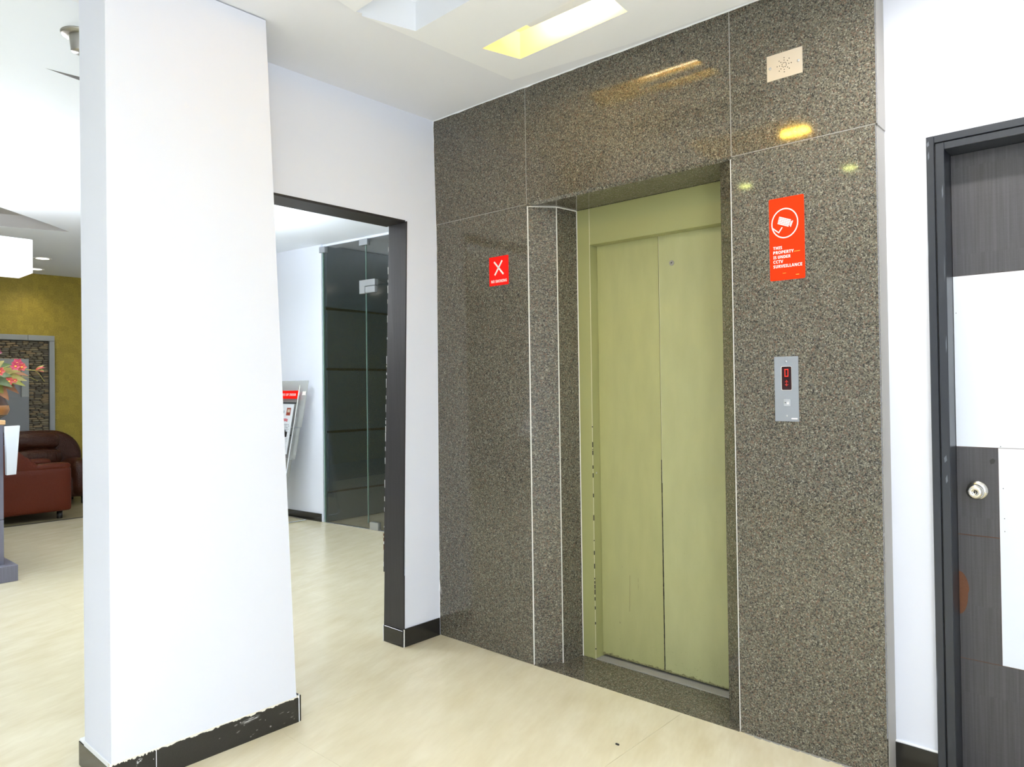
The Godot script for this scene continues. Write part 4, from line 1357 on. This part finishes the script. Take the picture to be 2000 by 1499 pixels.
func build_news_stand() -> void:
	var s := thing("newspaper_stand", "tilted chrome newspaper stand with a red title plate against the white wall", "newspaper stand", V(-3.85, 0, -1.2))
	var xr := -3.6
	var xl := -4.12
	# leaning plane: height along v, the racks lie on it
	var lean := func(x: float, y: float, n: float) -> Vector3:
		return V(x, y, -1.12 - 0.1891 * y) + V(0, 0.186, 0.983) * n
	for x in [xr, xl]:
		obj("side_tube", MB.new().tube([lean.call(x, 1.40, 0), lean.call(x, 0.08, 0), V(x, 0.03, -1.127), V(x, 0.0095, -1.16), V(x, 0.0095, -1.44)], 0.0095, 10), M.chrome, s)
	obj("base_tube", MB.new().tube([V(xr, 0.0095, -1.44), V(xl, 0.0095, -1.44)], 0.0095, 10), M.chrome, s)
	var bx := func(x0, x1, y0, y1, n0, n1, m, called):
		var mb := MB.new()
		var c := []
		for n in [n0, n1]:
			for q in [[x0, y0], [x1, y0], [x1, y1], [x0, y1]]:
				c.append(lean.call(q[0], q[1], n))
		var mid := Vector3.ZERO
		for p in c:
			mid += p / 8.0
		mb.face([c[0], c[1], c[2], c[3]], mid, [Vector2(0, 1), Vector2(1, 1), Vector2(1, 0), Vector2(0, 0)]); mb.face([c[4], c[5], c[6], c[7]], mid, [Vector2(0, 1), Vector2(1, 1), Vector2(1, 0), Vector2(0, 0)])
		for i in 4:
			var k := (i + 1) % 4
			mb.face([c[i], c[k], c[k + 4], c[i + 4]], mid, [Vector2(0.5, 0.02), Vector2(0.5, 0.02), Vector2(0.5, 0.02), Vector2(0.5, 0.02)])
		return obj(called, mb, m, s)
	bx.call(xl + 0.01, xr - 0.012, 1.262, 1.345, 0.0, 0.006, M.sign_red, "title_plate")
	var bs := Basis(Vector3.RIGHT, Vector3(0, 0.983, -0.186), Vector3(0, 0.186, 0.983))
	lettering("lettering", "TIMES OF INDIA", s, lean.call(xl + 0.15, 1.291, 0.0056), 0.33, 0.026, M.sign_white, true, bs)
	bx.call(xl, xr, 1.212, 1.224, -0.004, 0.008, M.frame_paint, "cross_bar")
	bx.call(xl, xr, 0.885, 0.897, -0.004, 0.008, M.frame_paint, "cross_bar")
	bx.call(xr - 0.12, xr - 0.085, 0.87, 0.925, 0.008, 0.02, M.black, "clip")
	var pp = bx.call(xl + 0.05, xr - 0.035, 0.70, 1.205, 0.009, 0.013, M.newsprint, "newspaper_holder")
	pp.set_meta("label", "printed front page held in the rack")
	bx.call(xl + 0.05, xr - 0.06, 0.30, 0.86, 0.009, 0.012, M.newsprint, "newspaper_holder")
	# pale grey see-through sheets behind the tubes
	for q in [[0.98, 1.455, 0.085], [0.66, 0.975, 0.06], [0.2, 0.655, 0.0]]:
		bx.call(xl - 0.05, xr + q[2], q[0], q[1], -0.04, -0.035, M.see_through_grey, "see_through_sheet")
	bx.call(xr + 0.012, xr + 0.072, 1.305, 1.345, -0.034, -0.032, M.sign_white, "paper_tag")

# ---------------------------------------------------------------- lounge
func build_lounge() -> void:
	# stone feature on the gold wall
	var f := thing("stone_feature", "stacked stone panel in a grey granite frame on the gold lounge wall", "wall feature", V(-7.5, 0.5, 0.5))
	var X := -7.5
	obj("frame_piece", MB.new().box(V(X, 0.4, -0.274), V(X + 0.055, 1.998, -0.216), 0.003), M.grey_granite, f)
	obj("frame_piece", MB.new().box(V(X, 2.0, -0.274), V(X + 0.055, 2.066, 0.015), 0.003), M.grey_granite, f)
	obj("frame_piece", MB.new().box(V(X, 2.0, 0.018), V(X + 0.055, 2.066, 1.36), 0.003), M.grey_granite, f)
	obj("frame_piece", MB.new().box(V(X, 0.4, 1.30), V(X + 0.055, 1.998, 1.36), 0.003), M.grey_granite, f)
	obj("mortar_bed", MB.new().box(V(X, 0.4, -0.216), V(X + 0.012, 2.0, 1.30)), M.stone_gap, f)
	# inner slab with a shallow niche
	var iz := 0.007
	obj("inner_frame", MB.new().box(V(X + 0.012, 1.672, iz), V(X + 0.05, 1.768, 1.08), 0.002).box(V(X + 0.012, 1.30, iz), V(X + 0.05, 1.672, iz + 0.078)).box(V(X + 0.012, 1.30, 1.0), V(X + 0.05, 1.672, 1.08)), M.grey_granite, f)
	obj("inner_slab", MB.new().box(V(X + 0.012, 0.4, iz), V(X + 0.049, 1.30, 1.08), 0.002), M.niche_slab, f)
	obj("niche_back", MB.new().box(V(X + 0.012, 1.30, iz + 0.078), V(X + 0.018, 1.672, 1.0)), M.niche_slab, f)
	var variants := []
	for k in 6:
		var mb := MB.new()
		var g := RandomNumberGenerator.new()
		g.seed = 100 + k
		var pl := []
		for i in 9:
			var a := TAU * i / 9
			var r := g.randf_range(0.88, 1.0)
			pl.append(Vector2(signf(cos(a)) * pow(absf(cos(a)), 0.5) * 0.5 * r, signf(sin(a)) * pow(absf(sin(a)), 0.55) * 0.5 * r))
		mb.slab(pl, func(u, v, d): return Vector3(d, v, u), 0.0, 1.0, 0.13, 1)
		variants.append(mb.done())
	var far := MB.new()
	var y := 0.80
	var row := 0
	while y < 1.99:
		var h := rng.randf_range(0.018, 0.027)
		h = minf(h, 2.0 - y)
		var z := -0.214
		while z < 1.298:
			var w := rng.randf_range(0.05, 0.115)
			w = minf(w, 1.298 - z)
			var right: float = z + w
			if y + h < 1.77 + 0.01 and z < 1.08 and right > iz:
				if z < iz - 0.025:
					right = iz
				else:
					z = 1.08
					continue
			if right - z > 0.02 and h > 0.012:
				var d := rng.randf_range(0.018, 0.034)
				if z < 0.34:
					var t := Transform3D(Basis.from_scale(Vector3(d, h * 0.95, (right - z) * 0.97)).rotated(Vector3.RIGHT, rng.randf_range(-0.06, 0.06)), V(X + 0.008, y + h / 2, (z + right) / 2))
					shape("stone", variants[rng.randi() % 6], M["stone_%d" % (rng.randi() % 4)], f, t)
				else:
					far.box(V(X + 0.008, y + 0.001, z + 0.001), V(X + 0.008 + d, y + h - 0.001, right - 0.001), 0.006)
			z = right
		y += h
		row += 1
	obj("stone_courses", far, M.stone_1, f).set_meta("kind", "stuff")
	sofa_rear()
	sofa_front()

func foot(at: Vector3, parent: Node) -> void:
	obj("leg", MB.new().lathe([Vector2(0.0, 0.0), Vector2(0.026, 0.0), Vector2(0.028, 0.004), Vector2(0.028, 0.09), Vector2(0.0, 0.09)], on(at), 18), M.black_stone, parent)

func sofa_rear() -> void:
	var s := thing("sofa", "dark brown leather sofa with a rounded back under the stone wall feature", "sofa", V(-7.1, 0, 0.35))
	var z0 := -0.50
	var z1 := 1.6
	# back: a rounded hump whose ends roll down into the arms
	var prof := []
	prof.append(Vector2(z0 + 0.02, 0.10))
	for k in 9:
		var a := PI - PI / 2 * k / 8
		prof.append(Vector2(z0 + 0.34 + 0.34 * cos(a), 0.55 + 0.335 * sin(a)))
	for k in 9:
		var a := PI / 2 - PI / 2 * k / 8
		prof.append(Vector2(z1 - 0.34 + 0.34 * cos(a), 0.55 + 0.335 * sin(a)))
	prof.append(Vector2(z1 - 0.02, 0.10))
	obj("back", MB.new().slab(prof, func(u, v, d): return V(d, v, u), -7.43, -7.17, 0.07, 5), M.leather_dark, s)
	obj("base", MB.new().cushion(V(-7.30, 0.09, z0 + 0.04), V(-6.78, 0.34, z1 - 0.04), 0.04, 0.0, 6), M.leather_dark, s)
	for q in [[z0, z0 + 0.25], [z1 - 0.25, z1]]:
		obj("arm", MB.new().cushion(V(-7.3, 0.09, q[0]), V(-6.74, 0.53, q[1]), 0.09, 0.012, 8), M.leather_dark, s)
	var n := 3
	for k in n:
		var a: float = lerpf(z0 + 0.25, z1 - 0.25, float(k) / n)
		var b: float = lerpf(z0 + 0.25, z1 - 0.25, float(k + 1) / n)
		obj("seat_cushion", MB.new().cushion(V(-7.22, 0.33, a + 0.004), V(-6.73, 0.48, b - 0.004), 0.05, 0.012, 8), M.leather_dark, s)
		obj("back_cushion", MB.new().cushion(V(-7.24, 0.46, a + 0.02), V(-7.05, 0.66, b - 0.02), 0.06, 0.02, 8), M.leather_dark, s)
		obj("head_cushion", MB.new().cushion(V(-7.26, 0.665, a + 0.03), V(-7.08, 0.86, b - 0.03), 0.07, 0.015, 8), M.leather_dark, s)
		# gathered pleats of the lower cushion
		for i in 5:
			var z := lerpf(a + 0.07, b - 0.07, i / 4.0)
			obj("pleat", MB.new().tube([V(-7.055, 0.49, z), V(-7.038, 0.55, z + 0.006), V(-7.045, 0.62, z + 0.012)], 0.008, 6), M.leather_dark, s)
	for q in [V(-6.84, 0, z0 + 0.10), V(-6.84, 0, z1 - 0.10), V(-7.30, 0, z0 + 0.10), V(-7.3, 0, z1 - 0.10)]:
		foot(q, s)

func sofa_front() -> void:
	var s := thing("armchair", "reddish brown leather armchair seen from the side, nearer the reception counter", "armchair", V(-6.1, 0, 0.45))
	# near arm panel with padded top, far arm, seat and reclining back
	for q in [[-5.86, -5.75], [-6.52, -6.41]]:
		obj("arm", MB.new().cushion(V(q[0], 0.088, 0.055), V(q[1], 0.555, 0.86), 0.035, 0.0, 8), M.leather_brown, s)
		obj("arm_pad", MB.new().cushion(V(q[0] - 0.04, 0.53, 0.06), V(q[1] - 0.01, 0.60, 0.40), 0.035, 0.006, 8), M.leather_brown, s)
	obj("front_roll", MB.new().cushion(V(-6.45, 0.10, 0.06), V(-5.86, 0.36, 0.14), 0.035, 0.008, 6), M.leather_brown, s)
	obj("base", MB.new().cushion(V(-6.46, 0.10, 0.12), V(-5.85, 0.34, 0.84), 0.03, 0.0, 4), M.leather_brown, s)
	obj("seat_cushion", MB.new().cushion(V(-6.45, 0.34, 0.08), V(-5.87, 0.50, 0.62), 0.06, 0.03, 8), M.leather_dark, s)
	var bk := []
	for q in [Vector2(0.37, 0.515), Vector2(0.345, 0.55), Vector2(0.365, 0.60), Vector2(0.47, 0.69), Vector2(0.58, 0.79), Vector2(0.72, 0.845), Vector2(0.82, 0.83), Vector2(0.87, 0.76), Vector2(0.87, 0.40), Vector2(0.80, 0.34), Vector2(0.58, 0.36)]:
		bk.append(q)
	obj("back", MB.new().slab(bk, func(u, v, d): return V(d, v, u), -6.49, -5.76, 0.045, 4), M.leather_brown, s)
	for q in [V(-5.86, 0, 0.145), V(-5.86, 0, 0.76), V(-6.45, 0, 0.145), V(-6.45, 0, 0.76)]:
		foot(q, s)

func build_counter() -> void:
	var c := thing("reception_counter", "grey laminate reception counter with a wide plinth at the left edge", "reception counter", V(-3.6, 0, 2.0))
	obj("plinth", MB.new().box(V(-4.2, 0.0, 1.19), V(-3.178, 0.117, 3.2), 0.003), M.counter_grey, c)
	obj("body", MB.new().box(V(-4.1, 0.117, 1.258), V(-3.25, 0.44, 3.2), 0.002), M.counter_grey, c)
	obj("body", MB.new().box(V(-4.1, 0.443, 1.258), V(-3.25, 1.125, 3.2), 0.002), M.counter_grey, c)
	obj("ledge", MB.new().box(V(-4.12, 1.125, 1.245), V(-3.24, 1.158, 3.2), 0.005), M.ledge_wood, c)
	obj("end_panel", MB.new().slab([Vector2(1.2615, 0.7685), Vector2(1.2045, 0.7705), Vector2(1.180, 1.1185), Vector2(1.2655, 1.1155)], func(u, v, d): return V(d, v, u), -3.20, -3.15, 0.002, 2), M.laminate_white, c, "white tapered end panel")
	# vase of artificial flowers standing on the ledge
	var b := V(-3.42, 1.158, 1.315)
	var v := thing("flower_vase", "brown vase of pink and orange artificial flowers on the reception counter", "vase", b)
	obj("vase_body", MB.new().lathe([Vector2(0, 0), Vector2(0.062, 0), Vector2(0.07, 0.005), Vector2(0.118, 0.035), Vector2(0.134, 0.07), Vector2(0.128, 0.105), Vector2(0.112, 0.15), Vector2(0.092, 0.205), Vector2(0.07, 0.25), Vector2(0.062, 0.28), Vector2(0.07, 0.30), Vector2(0.06, 0.298), Vector2(0.05, 0.26)], on(b), 32), M.vase_brown, v)
	obj("vase_band", MB.new().lathe([Vector2(0.1195, 0.036), Vector2(0.1357, 0.07), Vector2(0.1297, 0.105), Vector2(0.1285, 0.1055)], on(b), 32), M.vase_gold, v, "gilded belly of the vase")
	var neck := b + V(0, 0.29, 0)
	var bouquet := [
		# [dz, dy, dx, length, width, kind] in metres from the neck; dz negative is to the right in view
		[-0.135, -0.045, 0.05, 0.20, 0.07, 2], [-0.06, -0.09, 0.10, 0.22, 0.09, 0], [-0.20, -0.005, 0.05, 0.19, 0.075, 3], [-0.175, 0.055, 0.02, 0.21, 0.07, 3],
		[-0.11, 0.02, 0.08, 0.20, 0.075, 1], [-0.09, 0.12, 0.0, 0.20, 0.06, 3], [-0.02, 0.08, 0.08, 0.22, 0.08, 1], [0.03, 0.14, 0.05, 0.22, 0.07, 0],
		[0.02, 0.24, 0.0, 0.22, 0.06, 2], [-0.23, 0.03, -0.03, 0.2, 0.06, 2], [0.10, 0.06, 0.08, 0.22, 0.08, 0], [0.16, 0.10, 0.02, 0.22, 0.07, 1],
		[-0.09, -0.13, 0.10, 0.24, 0.075, 2], [-0.02, -0.15, 0.12, 0.24, 0.09, 0], [-0.155, -0.09, 0.06, 0.2, 0.055, 2], [-0.185, -0.04, 0.08, 0.2, 0.06, 0], [-0.10, -0.05, 0.14, 0.2, 0.07, 1], [0.14, -0.05, 0.06, 0.22, 0.08, 3], [-0.05, 0.05, -0.10, 0.2, 0.08, 1], [0.06, 0.2, -0.06, 0.2, 0.07, 2], [-0.15, 0.10, -0.08, 0.2, 0.07, 1], [-0.04, -0.02, 0.12, 0.18, 0.08, 1]]
	for q in bouquet:
		var tip := neck + V(q[2], q[1] + 0.02, q[0]) * 1.18
		leaf(v, neck + (tip - neck) * 0.22, tip, q[4], M["leaf_%d" % q[5]])
	var blooms := [[-0.175, 0.125, 0.06, 0.04, 0], [-0.195, 0.095, 0.09, 0.036, 1], [-0.155, 0.10, 0.09, 0.036, 0], [0.0, 0.075, 0.13, 0.046, 0], [-0.045, 0.06, 0.14, 0.038, 1], [-0.105, -0.01, 0.13, 0.034, 1], [-0.03, 0.245, 0.05, 0.034, 1], [-0.045, 0.20, 0.07, 0.036, 2], [0.09, 0.15, 0.09, 0.045, 0], [0.14, 0.05, 0.1, 0.04, 1], [-0.145, -0.005, 0.11, 0.02, 1]]
	for q in blooms:
		var at := neck + V(q[2], q[1], q[0])
		obj("stem", MB.new().tube([neck + V(0, -0.03, 0), neck.lerp(at, 0.5) + V(0, 0.03, 0), at], 0.0025, 5), M.stem_green, v)
		bloom(v, at, q[3], M["petal_%d" % q[4]])
	# spidery lily reaching out to the right
	var lily := neck + V(0.02, 0.075, -0.30)
	obj("stem", MB.new().tube([neck, neck + V(0.02, 0.09, -0.16), lily], 0.003, 5), M.stem_green, v)
	for k in 6:
		var a := TAU * k / 6 + 0.3
		leaf(v, lily, lily + V(0.02 + 0.02 * cos(a), 0.02 + 0.03 * sin(a), -0.055), 0.016, M.leaf_3 if k % 2 else M.petal_1, "petal")
	obj("tendril", MB.new().tube([lily, lily + V(0, -0.035, -0.03), lily + V(0, -0.085, -0.06)], 0.0018, 5), M.stem_green, v)
	obj("tendril", MB.new().tube([neck + V(0.02, 0.03, -0.2), neck + V(0.02, 0.02, -0.27), neck + V(0.02, -0.005, -0.315)], 0.0018, 5), M.stem_green, v)

func leaf(parent: Node, a: Vector3, b: Vector3, w: float, m: Material, called := "leaf") -> void:
	var d := b - a
	var side := d.cross(Vector3(0.8, 0.5, 0.3)).normalized()
	var up := side.cross(d).normalized()
	var mb := MB.new()
	mb.st.set_smooth_group(5)
	var n := 7
	for i in n:
		var q := []
		for t in [float(i) / n, float(i + 1) / n]:
			var mid: Vector3 = a + d * t + up * (0.18 * d.length() * sin(t * PI)) + V(0, -0.12 * d.length() * t * t, 0)
			var h: float = w / 2 * pow(sin(PI * pow(t, 0.75)), 0.8) if t > 0 and t < 1 else 0.0
			q.append([mid - side * h + up * h * 0.3, mid, mid + side * h + up * h * 0.3])
		for k in 2:
			mb.tri(q[0][k], q[0][k + 1], q[1][k]); mb.tri(q[0][k + 1], q[1][k + 1], q[1][k])
	mb.st.set_smooth_group(-1)
	obj(called, mb, m, parent)

func bloom(parent: Node, at: Vector3, r: float, m: Material) -> void:
	var ax := V(0.75, 0.3, 0.35).normalized()
	var u := ax.cross(Vector3.UP).normalized()
	var w := ax.cross(u)
	var mb := MB.new()
	for k in 6:
		var a := TAU * k / 6
		var o := u * cos(a) + w * sin(a)
		var s := ax.cross(o)
		var p0 := at
		var l := at + o * r * 0.55 + s * r * 0.42 + ax * r * 0.25
		var rr := at + o * r * 0.55 - s * r * 0.42 + ax * r * 0.25
		var tip := at + o * r + ax * r * 0.22
		mb.tri(p0, l, tip); mb.tri(p0, tip, rr)
	var f := obj("flower", mb, m, parent)
	obj("flower_heart", MB.new().cushion(at - V(1, 1, 1) * r * 0.2 + ax * r * 0.1, at + V(1, 1, 1) * r * 0.2 + ax * r * 0.1, r * 0.18, 0.0, 4), M.flower_heart, f)
